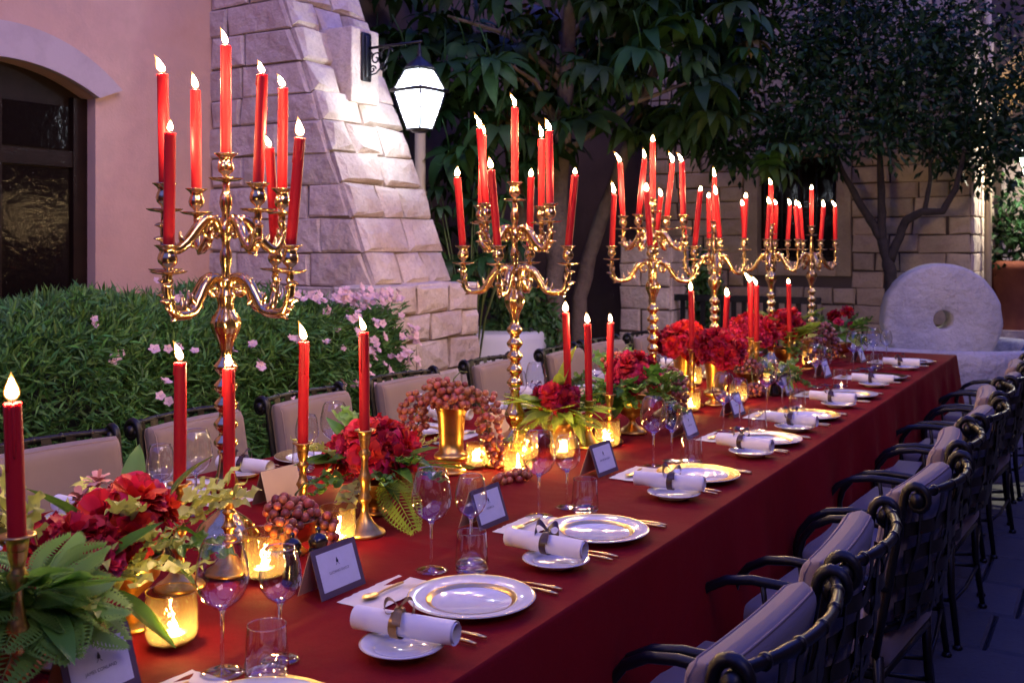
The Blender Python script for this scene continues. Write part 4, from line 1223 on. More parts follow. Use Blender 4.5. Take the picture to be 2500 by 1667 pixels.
def leaf_broad(L=.13, W=.045, curl=.35, wav=.0):
    b_ = MB()
    def fn(u, v):
        t = (u - .5) * 2; w_ = W * .5 * math.sin(math.pi * min(1, .04 + .96 * v ** .8)) ** .9
        a = curl * v
        return V(L * v * math.cos(a * .7), t * w_, -L * v * math.sin(a * .7) * .8 + abs(t) * w_ * .35 + wav * math.sin(v * 14 + t) * w_)
    b_.grid(fn, 4, 8); b_.tube([(-.03, 0, 0), (0, 0, 0)], .0016, 5)
    return b_.mesh('leaf')
def leaf_fern(L=.17):
    b_ = MB(); n_ = 17
    for i in range(n_):
        t = (i + 1) / (n_ + 1); x = L * t; z = -.03 * t * t; l = .052 * math.sin(math.pi * min(1, .2 + .8 * t)) + .004
        for s_ in (-1, 1):
            d_ = V(.45, s_ * .9, -.12); e_ = V(.9, -s_ * .45, 0)
            b_.add([V(x, 0, z), V(x, 0, z) + d_ * l * .5 + e_ * .0042, V(x, 0, z) + d_ * l, V(x, 0, z) + d_ * l * .5 - e_ * .0042], [(0, 1, 2), (0, 2, 3)], False)
            for jn in range(3):
                p0 = V(x, 0, z) + d_ * l * (.25 + .25 * jn)
                for s2 in (-1, 1): b_.add([p0, p0 + e_ * s2 * .010 * (1 - .2 * jn) + d_ * .010, p0 + d_ * .006], [(0, 1, 2)], False)
    b_.tube([(-.03, 0, 0), (L * .5, 0, -.01), (L, 0, -.03)], [.0016, .0012, .0006], 5)
    return b_.mesh('frond')
def leaf_sprig(L=.15, seed=0):
    q_ = random.Random(seed); b_ = MB()
    b_.tube([(-.02, 0, 0), (L * .5, 0, .015), (L, .01, 0)], [.0018, .0014, .0008], 5)
    for i in range(9):
        t = .2 + .8 * i / 8; s_ = 1 if i % 2 else -1; ln = q_.uniform(.04, .06); ang = s_ * q_.uniform(.5, 1.1) if i < 8 else 0; up = q_.uniform(-.2, .5)
        o_ = V(L * t, 0, .012 * math.sin(t * 3))
        dx, dy = math.cos(ang), math.sin(ang)
        def fn(u, v, o_=o_, dx=dx, dy=dy, ln=ln, up=up, ph=q_.uniform(0, 6)):
            tt = (u - .5) * 2; w_ = .014 * math.sin(math.pi * min(1, .06 + .94 * v)) * (1 + .35 * math.sin(v * 17 + ph))
            p = o_ + V(dx, dy, 0) * ln * v + V(-dy, dx, 0) * tt * w_ + V(0, 0, up * ln * v + .006 * math.sin(v * 9 + ph) + abs(tt) * w_ * .4)
            return p
        b_.grid(fn, 2, 6)
    return b_.mesh('sprig')
def flower_head(seed, Rf, n_, ruff, open_=1.0):
    q_ = random.Random(seed); b_ = MB()
    for i in range(n_):
        t = (i + .5) / n_
        th = math.acos(1 - t * 1.45 * open_); ph = i * 2.39996 + q_.uniform(-.2, .2)
        axis = V(math.sin(th) * math.cos(ph), math.sin(th) * math.sin(ph), math.cos(th))
        side = V(-math.sin(ph), math.cos(ph), 0)
        up = axis.cross(side) * -1
        r0 = Rf * q_.uniform(.2, .35); Lp = Rf * q_.uniform(.72, .85); W = Rf * q_.uniform(.30, .44); cu = q_.uniform(-.1, .5); f1, f2 = q_.uniform(0, 6), q_.uniform(7, 12)
        def fn(u, v, axis=axis, side=side, up=up, r0=r0, Lp=Lp, W=W, cu=cu, f1=f1, f2=f2):
            tt = (u - .5) * 2
            w_ = W * (.35 + .65 * v ** .7) * (1 - .25 * max(0, v - .8) / .2 * abs(tt))
            return axis * (r0 + Lp * v - abs(tt) * W * .25 * v + ruff * Rf * math.sin(tt * f2 * .5 + f1) * v * .5) + side * tt * w_ + up * (cu * Rf * (v - .3) * v + ruff * Rf * math.sin(tt * f2 + f1) * v * v)
        b_.grid(fn, 4, 3)
    b_.lathe([(0, -Rf * .35), (Rf * .22, -Rf * .15), (Rf * .3, 0), (0, Rf * .2)], 8)
    return b_.mesh('flower')
LEAF = {}
def setm(me, m_): me.materials.append(M[m_]); return me
LEAF['broad'] = [setm(leaf_broad(.14, .05, .5), 'leaf'), setm(leaf_broad(.16, .042, .15), 'leaf'), setm(leaf_broad(.12, .05, .9, .2), 'leaf')]
LEAF['lime'] = [setm(leaf_broad(.17, .042, .35), 'limeleaf'), setm(leaf_broad(.13, .036, .8, .15), 'limeleaf')]
LEAF['fern'] = [setm(leaf_fern(.13), 'fern'), setm(leaf_fern(.11), 'fern')]
LEAF['limefern'] = [setm(leaf_fern(.18), 'limeleaf')]
LEAF['sprig'] = [setm(leaf_sprig(.15, 1), 'paleleaf'), setm(leaf_sprig(.13, 2), 'paleleaf')]
LEAF['greensprig'] = [setm(leaf_sprig(.12, 3), 'leaf')]
FLW = {}
FLW['red'] = [setm(flower_head(1, .062, 64, .10), 'red'), setm(flower_head(2, .055, 56, .10), 'red')]
FLW['darkred'] = [setm(flower_head(3, .058, 70, .13), 'darkred'), setm(flower_head(4, .05, 60, .13), 'darkred')]
FLW['magenta'] = [setm(flower_head(5, .04, 60, .16), 'magenta')]
FLW['blush'] = [setm(flower_head(6, .026, 18, .03, .8), 'blush')]
def align(o_, d, axis='Z', roll=0.0):
    d = V(*d).normalized()
    qt = d.to_track_quat(axis, 'Y' if axis != 'Y' else 'Z')
    o_.rotation_mode = 'QUATERNION'
    from mathutils import Quaternion
    o_.rotation_quaternion = qt @ Quaternion(V(0, 0, 1) if axis == 'Z' else V(1, 0, 0), roll)
def put_leaf(par, kind, p, d, s_=1.0):
    o_ = link('leaf', rnd.choice(LEAF[kind]), None, par, p, scale=s_)
    d = V(*d).normalized()
    zc = V(0, 0, 1) - d * d.z
    zc = zc.normalized() if zc.length > .15 else V(-d.y, d.x, .2).normalized()
    yc = zc.cross(d).normalized(); zc = d.cross(yc)
    m_ = Matrix((d, yc, zc)).transposed() @ Matrix.Rotation(rnd.uniform(-.5, .5), 3, 'X')
    o_.rotation_euler = m_.to_euler()
def put_flower(par, kind, p, d, s_=1.0, name='flower'):
    o_ = link(name, rnd.choice(FLW[kind]), None, par, p, scale=s_)
    align(o_, d, 'Z', rnd.uniform(0, 6))
def dome(par, c, r, h, flowers, leaves, vase_top):
    """flowers: list of (kind, n, scale), leaves: (kind, n, reach)"""
    allf = [(k, s_) for (k, n_, s_) in flowers for _ in range(n_)]
    rnd.shuffle(allf)
    n_ = max(1, len(allf))
    for i, (k, s_) in enumerate(allf):
        t = (i + .5) / n_; th = math.acos(1 - t * .95); ph = i * 2.4
        d = V(math.sin(th) * math.cos(ph), math.sin(th) * math.sin(ph), math.cos(th) + .1)
        p = V(c[0] + d.x * r, c[1] + d.y * r, c[2] + d.z * h)
        put_flower(par, k, p, d, s_ * rnd.uniform(.88, 1.12))
    for (k, m_, reach) in leaves:
        for i in range(m_):
            ph = rnd.uniform(0, 6.28); el = rnd.uniform(-.45, .7)
            d = V(math.cos(ph) * math.cos(el), math.sin(ph) * math.cos(el), math.sin(el))
            put_leaf(par, k, V(c[0], c[1], c[2] - .01) + V(d.x * r * reach, d.y * r * reach, d.z * h * .5), d, rnd.uniform(.75, 1.15))
def arrangement(name, label, xy, vm, mkey, H):
    t = thing(name, label, 'flower arrangement', (*xy, TZ))
    vm.build('vase', M[mkey], t)
    return t
# A: big mixed bouquet in two vases at the camera end
a = arrangement('flower_arrangement', 'bright red peonies with pale variegated leaves in a brass footed vase by the amber votive', (-1.645, 1.32), vase_footed(.062, .14), 'satin', .14)
dome(a, (-.01, .0, .165), .068, .07, [('red', 7, .85)], [('broad', 6, .8), ('sprig', 11, .85), ('greensprig', 4, .9)], .14)
for (dx, dy, dz, d, k) in ((.04, -.02, .20, (.6, -.7, .45), 'sprig'), (.05, .06, .19, (.8, .5, .4), 'sprig'), (.05, .05, .2, (.6, .7, .5), 'sprig'), (.04, .08, .17, (.4, .9, .3), 'sprig'), (-.02, -.07, .2, (-.3, -.8, .8), 'broad'), (-.05, .04, .22, (-.2, .3, .95), 'broad'), (.0, .09, .22, (.1, .6, .8), 'broad')):
    put_leaf(a, k, (dx, dy, dz), d, .95)
put_flower(a, 'blush', (-.07, -.02, .27), (0, 0, 1), 1); put_flower(a, 'blush', (-.09, -.04, .24), (-.3, -.2, 1), 1)
a = arrangement('flower_arrangement', 'dark red peonies and hanging glossy leaves in a bronze footed vase beside the fern', (-1.60, 1.15), vase_footed(.06, .12), 'bronze', .12)
dome(a, (.0, -.0, .15), .068, .06, [('darkred', 7, .88), ('magenta', 3, .95), ('red', 2, .85)], [('broad', 5, .8), ('sprig', 3, .9)], .12)
for (dx, dy, dz, d) in ((.07, -.03, .13, (.8, -.3, -.8)), (.09, .02, .11, (.8, .2, -.9)), (.05, -.06, .12, (.5, -.7, -.7)), (.08, .05, .12, (.7, .5, -.7))):
    put_leaf(a, 'broad', (dx - .03, dy, dz), d, 1.0)
for i in range(4):
    put_leaf(a, 'sprig', (-.05 + .02 * i, -.06, .20), (-.3, -.7 + .2 * i, .6), .9)
a = arrangement('fern_posy', 'feathery green fern posy in a bronze footed vase at the camera end of the table', (-1.50, .985), vase_footed(.05, .13), 'bronze', .13)
dome(a, (.02, .02, .19), .04, .05, [], [('fern', 44, .5), ('broad', 3, .8)], .13)
# B: low posy before the first candelabrum
a = arrangement('flower_arrangement', 'low posy of red peonies with dark leaves and ferns beside the single candlesticks', (-1.76, 2.22), vase_bowl(.06, .09), 'bronze', .09)
dome(a, (0, 0, .14), .085, .075, [('red', 8, .95), ('darkred', 4, .85), ('magenta', 2, .9)], [('broad', 16, .95), ('limefern', 5, .9), ('sprig', 4, 1.1), ('greensprig', 6, 1)], .09)
# C: lime green leaves
a = arrangement('flower_arrangement', 'spiky lime green leaves with a few red blooms in a small copper pot among votives', (-1.775, 3.30), vase_bowl(.055, .09), 'bronze', .09)
dome(a, (0, 0, .14), .06, .07, [('darkred', 3, .8), ('red', 2, .8), ('magenta', 2, .9)], [('lime', 38, .9), ('limefern', 12, .8), ('greensprig', 3, .9)], .09)
for d in ((.2, -.2, 1), (-.5, -.9, .25), (.1, .2, 1)): put_leaf(a, 'lime', (0, 0, .16), d, 1.35)
# D: footed bowl with magenta flowers, mint and grapes
a = arrangement('flower_arrangement', 'mint leaves and magenta blooms spilling from a polished brass footed bowl', (-1.655, 3.70), vase_footed(.075, .14), 'satin', .14)
dome(a, (0, 0, .18), .085, .10, [('magenta', 7, .95), ('darkred', 4, .75)], [('broad', 10, .9), ('greensprig', 26, .9), ('lime', 4, .9)], .14)
# E, F, G: vases of deep red flowers
for (xy, lab, hh, kinds) in (((-1.885, 4.82), 'full red peonies overflowing a gold mortar vase in front of the tall candelabrum', .20, [('red', 9, 1.05), ('darkred', 9, .95)]),
                             ((-1.615, 4.545), 'full dark red peonies overflowing a gold mortar vase beside the bowl of grapes', .20, [('red', 7, 1.0), ('darkred', 13, 1.0)]),
                             ((-1.70, 5.33), 'crimson carnations overflowing a gold mortar vase before the yellow fern', .215, [('darkred', 11, 1.05), ('magenta', 14, 1.1), ('red', 4, 1)])):
    a = arrangement('flower_arrangement', lab, xy, vase_mortar(hh), 'satin', hh)
    dome(a, (0, 0, hh + .015), .095, .085, kinds, [], hh)
# H: fern and dark red mix
a = arrangement('flower_arrangement', 'yellow green fern fronds over dark red blooms toward the millstone end', (-1.68, 5.93), vase_footed(.07, .14), 'bronze', .14)
dome(a, (0, 0, .19), .10, .13, [('darkred', 8, .95), ('red', 5, .9)], [('limefern', 16, 1.0), ('broad', 8, 1), ('greensprig', 8, 1.1)], .14)
for d in ((-.6, -.8, .5), (-.8, -.4, .6), (.7, -.6, .2), (.6, .2, .5)): put_leaf(a, 'limefern', (0, 0, .26), d, 1.35)
a = arrangement('flower_arrangement', 'leafy green bouquet in a gold pot at the millstone end of the table', (-1.60, 6.92), vase_bowl(.07, .10), 'satin', .10)
dome(a, (0, 0, .17), .09, .13, [('magenta', 2, .8), ('darkred', 2, .8)], [('broad', 26, 1), ('lime', 8, 1), ('greensprig', 14, 1)], .10)
a = arrangement('flower_arrangement', 'small sprig of bright lime leaves beside the dusky grape bowl', (-1.50, 5.14), vase_bowl(.035, .06), 'bronze', .06)
dome(a, (0, 0, .10), .035, .04, [], [('lime', 10, .8), ('greensprig', 8, .9)], .06)

# ---- grapes
b = MB(); b.lathe([(0, -1), (.5, -.87), (.87, -.5), (1, 0), (.87, .5), (.5, .87), (0, 1)], 9)
GM = {}
for nm in ('grape', 'darkgrape'):
    me = b.mesh('grape'); me.materials.append(M[nm]); GM[nm] = me
def grapes(label, base, blobs, mkey, r=.0108, nmax=150, group=None):
    """blobs: (centre, radii) ellipsoids relative to base"""
    t = thing('grape_bunch', label, 'grapes', base, group=group)
    pts = []
    tries = 0
    wts = [rx * ry * rz for (_, (rx, ry, rz)) in blobs]
    while len(pts) < nmax and tries < 9000:
        tries += 1
        (c, rad) = rnd.choices(blobs, [w_ ** .67 for w_ in wts])[0]
        d = V(rnd.gauss(0, 1), rnd.gauss(0, 1), rnd.gauss(0, 1)).normalized() * rnd.uniform(.72, 1.0)
        p = V(c[0] + d.x * rad[0], c[1] + d.y * rad[1], c[2] + d.z * rad[2])
        if p.z < r: continue
        if any((p - o_).length < r * 1.72 for o_ in pts): continue
        pts.append(p)
    for p in pts:
        link('grape', GM[mkey], None, t, p, (rnd.uniform(0, 6), rnd.uniform(0, 6), 0), scale=r * rnd.uniform(.88, 1.1))
    c = blobs[0][0]; rz_ = blobs[0][1][2]
    b_ = MB()
    b_.tube([(c[0], c[1], c[2]), (c[0] + .01, c[1], c[2] + rz_ + .01), (c[0] + .03, c[1] + .01, c[2] + rz_ + .035), (c[0] + .045, c[1] + .03, c[2] + rz_ + .03)], [.003, .0025, .002, .0015], 5)
    for (cc_, rr_) in blobs[1:]:
        b_.tube([c, ((c[0] + cc_[0]) / 2, (c[1] + cc_[1]) / 2, max(c[2], cc_[2]) + .01), cc_], .0025, 5)
    b_.build('stalk', M['olive'], t)
    return t
def bowl_thing(name, label, xy, b_, mkey, cat='bowl'):
    return tag(b_.build(name, M[mkey], loc=(*xy, TZ)), label, cat)
bowl_thing('brass_bowl', 'small brass footed bowl holding red grapes beside the pepper mills', (-1.70, 1.83), vase_bowl(.06, .085), 'satin')
grapes('red grapes heaped in the small brass bowl and trailing over its rim', (-1.70, 1.83, TZ), [((0, 0, .095), (.062, .062, .038)), ((.035, -.075, .075), (.032, .03, .035)), ((.055, .06, .05), (.024, .024, .048)), ((.0, -.03, .115), (.04, .04, .025))], 'grape', .0112, 110)
bowl_thing('mortar_vase', 'tall gold mortar vase crowned with red grapes', (-1.865, 2.745), vase_mortar(.215), 'satin', 'vase')
grapes('big heap of red grapes spilling from the tall gold mortar vase', (-1.865, 2.745, TZ), [((0, 0, .248), (.092, .092, .046)), ((-.105, -.06, .18), (.048, .048, .09)), ((.105, .06, .175), (.047, .047, .09)), ((.125, .085, .07), (.036, .036, .05)), ((-.03, -.02, .275), (.055, .055, .03)), ((-.05, .09, .2), (.05, .05, .06)), ((-.125, -.045, .105), (.038, .04, .055))], 'grape', .0112, 280)
bowl_thing('bronze_bowl', 'low bronze bowl tucked beside the gold mortar vase', (-1.795, 2.90), vase_bowl(.05, .08), 'bronze')
grapes('loose cluster of red grapes lying on the tablecloth before a votive', (-1.625, 2.77, TZ), [((0, 0, .014), (.035, .055, .016)), ((-.02, -.06, .014), (.03, .04, .014))], 'grape', .0108, 40)
bowl_thing('bronze_bowl', 'wide bronze footed bowl piled with dusky grapes beside the gold vases', (-1.70, 4.15), vase_footed(.085, .13), 'bronze')
grapes('dusky grapes piled in the wide bronze bowl and hanging beside a votive', (-1.70, 4.15, TZ), [((0, 0, .155), (.09, .09, .05)), ((.03, .10, .08), (.03, .032, .085)), ((.07, -.03, .12), (.03, .04, .035))], 'darkgrape', .0112, 170)
grapes('red grapes topping the magenta blooms of the footed bowl', (-1.74, 3.78, TZ + .20), [((0, 0, .06), (.085, .085, .045))], 'grape', .011, 75)
bowl_thing('bronze_bowl', 'shallow bronze footed bowl of dusky grapes before the crimson carnations', (-1.60, 4.98), vase_footed(.07, .11), 'bronze')
grapes('dusky grapes in the shallow bronze bowl with clusters on the cloth', (-1.60, 4.98, TZ), [((0, 0, .13), (.075, .075, .045)), ((.06, -.10, .035), (.06, .08, .03))], 'darkgrape', .011, 130)
bowl_thing('bronze_bowl', 'bronze footed bowl heaped with purple grapes between fern and green bouquet', (-1.62, 6.38), vase_footed(.085, .16), 'bronze')
grapes('purple grapes heaped high in the bronze bowl near the millstone', (-1.62, 6.38, TZ), [((0, 0, .20), (.12, .12, .07)), ((.05, -.12, .12), (.045, .045, .08)), ((.08, .12, .10), (.045, .045, .07)), ((.02, -.17, .05), (.05, .05, .04))], 'darkgrape', .0125, 200)

# ---- pepper mills
def mill(xy, label, s_=1.0):
    t = thing('pepper_mill', label, 'pepper mill', (*xy, TZ), group='small pepper mills')
    b_ = MB(); b_.lathe([(0, 0), (.024, 0), (.025, .004), (.022, .02), (.017, .045), (.0165, .055), (.021, .068), (.022, .073), (.018, .078)], 20); b_.build('body', M['lacquer'], t)
    b_ = MB(); b_.lathe([(.017, .078), (.021, .083), (.022, .093), (.016, .103), (.006, .107), (.005, .110), (.007, .115), (.004, .120), (0, .121)], 20); b_.build('head', M['lacquer'], t)
    t.scale = (s_, s_, s_)
mill((-1.505, 1.70), 'black pepper mill standing behind the near place card beside the grapes')
mill((-1.548, 1.665), 'black pepper mill next to the large amber votive', .92)
mill((-1.47, 4.98), 'black pepper mill before the shallow bowl of dusky grapes')
mill((-1.56, 3.88), 'black pepper mill beside the brass footed bowl')
mill((-1.90, 1.62), 'black pepper mill behind the red flower arrangement')
# ================================================================== place settings
ORD = ['nearest', 'second', 'third', 'fourth', 'fifth', 'sixth', 'seventh', 'eighth', 'ninth', 'tenth']
# ---- prototypes (meshes shared by all copies)
def tree(name, parts):
    """parts: list of (name, mesh) -> function that links one copy"""
    return (name, parts)
def wg(hb, rmax, rrim, h, rf):
    z0 = hb
    b_ = MB(); H = h - z0
    prof = [(0.0035, z0), (rmax * .35, z0 + H * .045), (rmax * .72, z0 + H * .16), (rmax * .94, z0 + H * .31), (rmax, z0 + H * .45), (rmax * .97, z0 + H * .6), (rmax * .9, z0 + H * .75), (rmax * .8, z0 + H * .92), (rrim, h)]
    b_.lathe(prof, 36)
    bowl = b_.mesh('bowl'); bowl.materials.append(M['glass'])
    b_ = MB(); t_ = .0018
    b_.lathe([(rrim - t_, h - .0004), (rrim + t_ * .4, h - .0004), (rrim + t_ * .4, h + .0006), (rrim - t_, h + .0006), (rrim - t_, h - .0004)], 36)
    rim = b_.mesh('rim'); rim.materials.append(M['stemglass'])
    b_ = MB(); b_.lathe([(.0035, .006), (.0032, .02), (.0030, z0 * .6), (.0036, z0 - .006), (.007, z0 + .002), (.010, z0 + .006)], 14); stem = b_.mesh('stem'); stem.materials.append(M['stemglass'])
    b_ = MB(); b_.lathe([(0, .0006), (rf, .0006), (rf + .0004, .0016), (rf * .7, .0030), (.012, .0050), (.004, .0075), (0, .008)], 36); foot = b_.mesh('foot'); foot.materials.append(M['glass'])
    return [('bowl', bowl, [('rim', rim)]), ('stem', stem, []), ('foot', foot, [])]
G_RED = wg(.108, .0455, .031, .228, .0375)
G_WHT = wg(.100, .0375, .026, .198, .034)
b = MB(); b.lathe([(.030, .011), (.0365, .020), (.0372, .03), (.0345, .07), (.0325, .096)], 32); tb1 = b.mesh('wall'); tb1.materials.append(M['glass'])
b = MB(); b.lathe([(0, .0008), (.027, .0008), (.0335, .004), (.0362, .012), (.0355, .016), (.028, .0115), (0, .0105)], 32); tb2 = b.mesh('base'); tb2.materials.append(M['glass'])
b = MB(); b.lathe([(.0317, .0955), (.0329, .0955), (.0329, .0967), (.0317, .0967), (.0317, .0955)], 32); tb3 = b.mesh('rim'); tb3.materials.append(M['stemglass'])
G_TUM = [('wall', tb1, [('rim', tb3)]), ('base', tb2, [])]
def plate_mesh(r):
    b_ = MB(); b_.lathe([(0, .002), (r * .6, .002), (r * .63, .004), (r * .70, .0095), (r * .99, .0165), (r, .0180), (r * .985, .0190), (r * .70, .0125), (r * .655, .0090), (r * .62, .0062), (0, .0058)], 64)
    return b_
b = plate_mesh(.132); PM = b.mesh('plate'); PM.materials.append(M['porcelain'])
def band(r0, z0, r1, z1, e=.0005):
    b_ = MB(); b_.lathe([(r0, z0 + e), (r1, z1 + e)], 64); me = b_.mesh('gold_ring'); me.materials.append(M['goldleaf']); return me
ln = lambda r: .0125 + (.0190 - .0125) * (r / .132 - .70) / (.985 - .70)
b = MB(); b.lathe([(.0940, ln(.0940) + .0005), (.0924, .0131), (.0865, .0096), (.0822, .0070)], 64); RING_IN = b.mesh('gold_ring'); RING_IN.materials.append(M['goldleaf'])
RING_OUT = band(.1305, .0190, .1285, ln(.1285))
RING_WIDE = band(.1295, ln(.1295), .0935, ln(.0935)); RING_WIDE.materials[0] = M['giltrim']
b = plate_mesh(.078); SPM = b.mesh('side_plate'); SPM.materials.append(M['porcelain'])
def band2(r0, r1):
    b_ = MB(); f = lambda r: .0125 + (.0190 - .0125) * (r / .078 - .70) / (.985 - .70) + .0005
    b_.lathe([(r0, f(r0)), (r1, f(r1))], 56); me = b_.mesh('gold_ring'); me.materials.append(M['goldleaf']); return me
RING_S = band2(.0768, .0752)
# napkin scroll along x
def roll_mesh(seed):
    q_ = random.Random(seed); b_ = MB(); Lh = .103; tw = q_.uniform(-.006, .006)
    def fn(u, v):
        a = -1.2 + 2 * math.pi * 1.85 * u; r = .0235 - .0062 * u
        x = (v - .5) * 2 * Lh + .006 * u
        return V(x, r * math.cos(a) + tw * v, .0235 + r * math.sin(a))
    b_.grid(fn, 46, 6)
    me = b_.mesh('scroll'); me.materials.append(M['napkin']); return me
ROLL = [roll_mesh(1), roll_mesh(2)]
def bow_mesh(seed, mk):
    q_ = random.Random(seed); b_ = MB(); w_ = .0088
    b_.grid(lambda u, v: V((v - .5) * 2 * w_, .0246 * math.cos(6.2832 * u), .0235 + .0246 * math.sin(6.2832 * u)), 26, 1)
    for s_ in (-1, 1):
        ang = q_.uniform(.2, .7)
        def loop(u, v, s_=s_, ang=ang):
            a = 6.2832 * u; r = .024 * math.sin(a / 2)
            p = V(s_ * r * 1.15 * math.cos(ang) , s_ * r * 1.15 * math.sin(ang), .050 + .015 * math.sin(a) * (1 if s_ > 0 else 1.2) + .004)
            return p + V(-math.sin(ang) * .8, math.cos(ang) * .8, .6) * (v - .5) * 2 * w_ * (.5 + .7 * math.sin(a / 2))
        b_.grid(loop, 14, 1)
        a2 = q_.uniform(.8, 1.5) * s_
        def tail(u, v, s_=s_, a2=a2):
            d = V(math.sin(a2) * .4, -s_ * .0 - 1.0 if s_ > 0 else .9, 0).normalized()
            t = u
            p = V(0, 0, .050) + d * (.032 * min(1, t * 1.4) + .006 * t) + V(0, 0, -.030 * max(0, t - .25) ** 1.2 + .003 * math.sin(t * 8))
            return p + V(1, .2, .1) * (v - .5) * 2 * w_ * .9
        b_.grid(tail, 8, 1)
    b_.rbox((0, 0, .0495), (.012, .013, .009), .003, seg=2)
    me = b_.mesh('bow'); me.materials.append(M[mk]); return me
BOW = [bow_mesh(1, 'ribbon'), bow_mesh(2, 'ribbon'), bow_mesh(3, 'goldribbon')]
# tent card, front towards +x
CH, CA, CW = .098, .034, .138
def quad_slab(b_, P, th):
    n_ = (P[1] - P[0]).cross(P[3] - P[0]).normalized() * th
    Q = [p - n_ for p in P]
    b_.add(P + Q, [(0, 1, 2, 3), (7, 6, 5, 4)] + [(i, i + 4, (i + 1) % 4 + 4, (i + 1) % 4) for i in range(4)], False)
b = MB(); quad_slab(b, [V(0, -CW / 2, .0005), V(0, CW / 2, .0005), V(-CA, CW / 2, CH), V(-CA, -CW / 2, CH)], .0012); CF = b.mesh('front'); CF.materials.append(M['cardboard'])
b = MB(); quad_slab(b, [V(-2 * CA, CW / 2, .0005), V(-2 * CA, -CW / 2, .0005), V(-CA - .0012, -CW / 2, CH - .001), V(-CA - .0012, CW / 2, CH - .001)], .0012); CBK = b.mesh('back'); CBK.materials.append(M['kraft'])
sl_ = V(-CA, 0, CH).normalized(); nn = V(CH, 0, CA).normalized()
def on_card(y, t, e=.0008): return V(0, y, .0005) + sl_ * t + nn * e
SLH = math.hypot(CA, CH)
b = MB(); b.add([on_card(-CW / 2 + .012, .013), on_card(CW / 2 - .012, .013), on_card(CW / 2 - .012, SLH - .012), on_card(-CW / 2 + .012, SLH - .012)], [(0, 1, 2, 3)], False); CI = b.mesh('insert'); CI.materials.append(M['paper'])
b = MB()
e_ = .0014
b.add([on_card(-.0028, .064, e_), on_card(.0028, .064, e_), on_card(.0034, .068, e_), on_card(.0004, .075, e_), on_card(-.0004, .075, e_), on_card(-.0034, .068, e_)], [(0, 1, 2, 3, 4, 5)], False)
b.add([on_card(-.006, .0595, e_), on_card(-.0045, .0595, e_), on_card(-.001, .063, e_), on_card(-.002, .0635, e_)], [(0, 1, 2, 3)], False)
b.add([on_card(.006, .0595, e_), on_card(.0045, .0595, e_), on_card(.001, .063, e_), on_card(.002, .0635, e_)], [(3, 2, 1, 0)], False)
CE = b.mesh('emblem'); CE.materials.append(M['ink'])
cm = Matrix((V(0, 1, 0), sl_, nn)).transposed().to_euler()
def lettering(txt, par):
    fc = bpy.data.curves.new('lettering', 'FONT'); fc.body = txt; fc.size = .0074; fc.align_x = 'CENTER'; fc.space_character = 1.05
    fc.materials.append(M['ink'])
    tmp = bpy.data.objects.new('tmp', fc); col.objects.link(tmp); bpy.context.view_layer.update()
    me = bpy.data.meshes.new_from_object(tmp.evaluated_get(bpy.context.evaluated_depsgraph_get()))
    bpy.data.objects.remove(tmp); bpy.data.curves.remove(fc)
    if not me.materials: me.materials.append(M['ink'])
    link('lettering', me, None, par, on_card(0, .045, .0014), cm)
# menu sheet with deckle edge
b = MB()
q_ = random.Random(3)
NM = 22
def menu_pt(u, v):
    x = (u - .5) * .104; y = (v - .5) * .205
    if u in (0, 1): x += q_.uniform(-.0022, .0022)
    if v in (0, 1): y += q_.uniform(-.0022, .0022)
    return V(x, y, .0011 + .0022 * abs(math.sin(v * 3.14 + .4)) * (.3 + abs(u - .5)))
b.grid(menu_pt, 8, NM); MENU = b.mesh('sheet'); MENU.materials.append(M['menu'])
b = MB()
for k in range(5):
    x = .012 + .0065 * k; l = (.028, .036, .03, .038, .022)[k]
    b.add([V(x, .05 - l / 2, .0042), V(x + .0012, .05 - l / 2, .0042), V(x + .0012, .05 + l / 2, .0042), V(x, .05 + l / 2, .0042)], [(0, 1, 2, 3)], False)
MSCR = b.mesh('gilt_script'); MSCR.materials.append(M['goldleaf'])
# cutlery along x, handle end at +x
def handle(b_, L0, L1, w_=.0042):
    b_.tube([(L0, 0, .004), (L0 + (L1 - L0) * .3, 0, .005), (L0 + (L1 - L0) * .8, 0, .0045), (L1, 0, .0035)], [.0022, .0026, w_, w_ * .7], 8, flat=1.0)
b = MB(); handle(b, 0, .10); b.add([V(0, -.002, .002), V(0, .002, .005), V(-.06, .008, .0035), V(-.115, .003, .0025), V(-.118, -.003, .0025), V(-.06, -.007, .002)], [(0, 1, 2, 3, 4, 5)], False); KN = b.mesh('blade'); KN.materials.append(M['goldleaf'])
b = MB(); handle(b, 0, .10)
b.grid(lambda u, v: V(-.03 * v, (u - .5) * .022 * min(1, v * 2 + .15), .004 + .003 * v * (1 - v) * 4 - .003 * v), 4, 5)
for k in range(4): b.tube([(-.03, -.0085 + .0057 * k, .002), (-.055, -.0085 + .0057 * k, .004), (-.075, -.0085 + .0057 * k, .0065)], [.0016, .0015, .0008], 5)
FK = b.mesh('fork'); FK.materials.append(M['goldleaf'])
b = MB(); handle(b, 0, .085, .0034)
b.grid(lambda u, v: V(-.048 * v, (u - .5) * .030 * math.sin(math.pi * min(1, .1 + .88 * v)) , .0055 - .0045 * math.sin(math.pi * v) * (1 - (2 * u - 1) ** 2) + .001 * v), 6, 8)
SPN = b.mesh('spoon'); SPN.materials.append(M['goldleaf'])

def inst(name, label, cat, loc, parts, rz=0.0, group=None):
    t = thing(name, label, cat, loc, rz, group)
    for (n_, me, subs) in parts:
        o_ = link(n_, me, None, t)
        for (n2, m2) in subs: link(n2, m2, None, o_)
    return t
def single(name, me, label, cat, loc, rz=0.0, group=None):
    return tag(link(name, me, None, None, loc, (0, 0, rz)), label, cat, group)

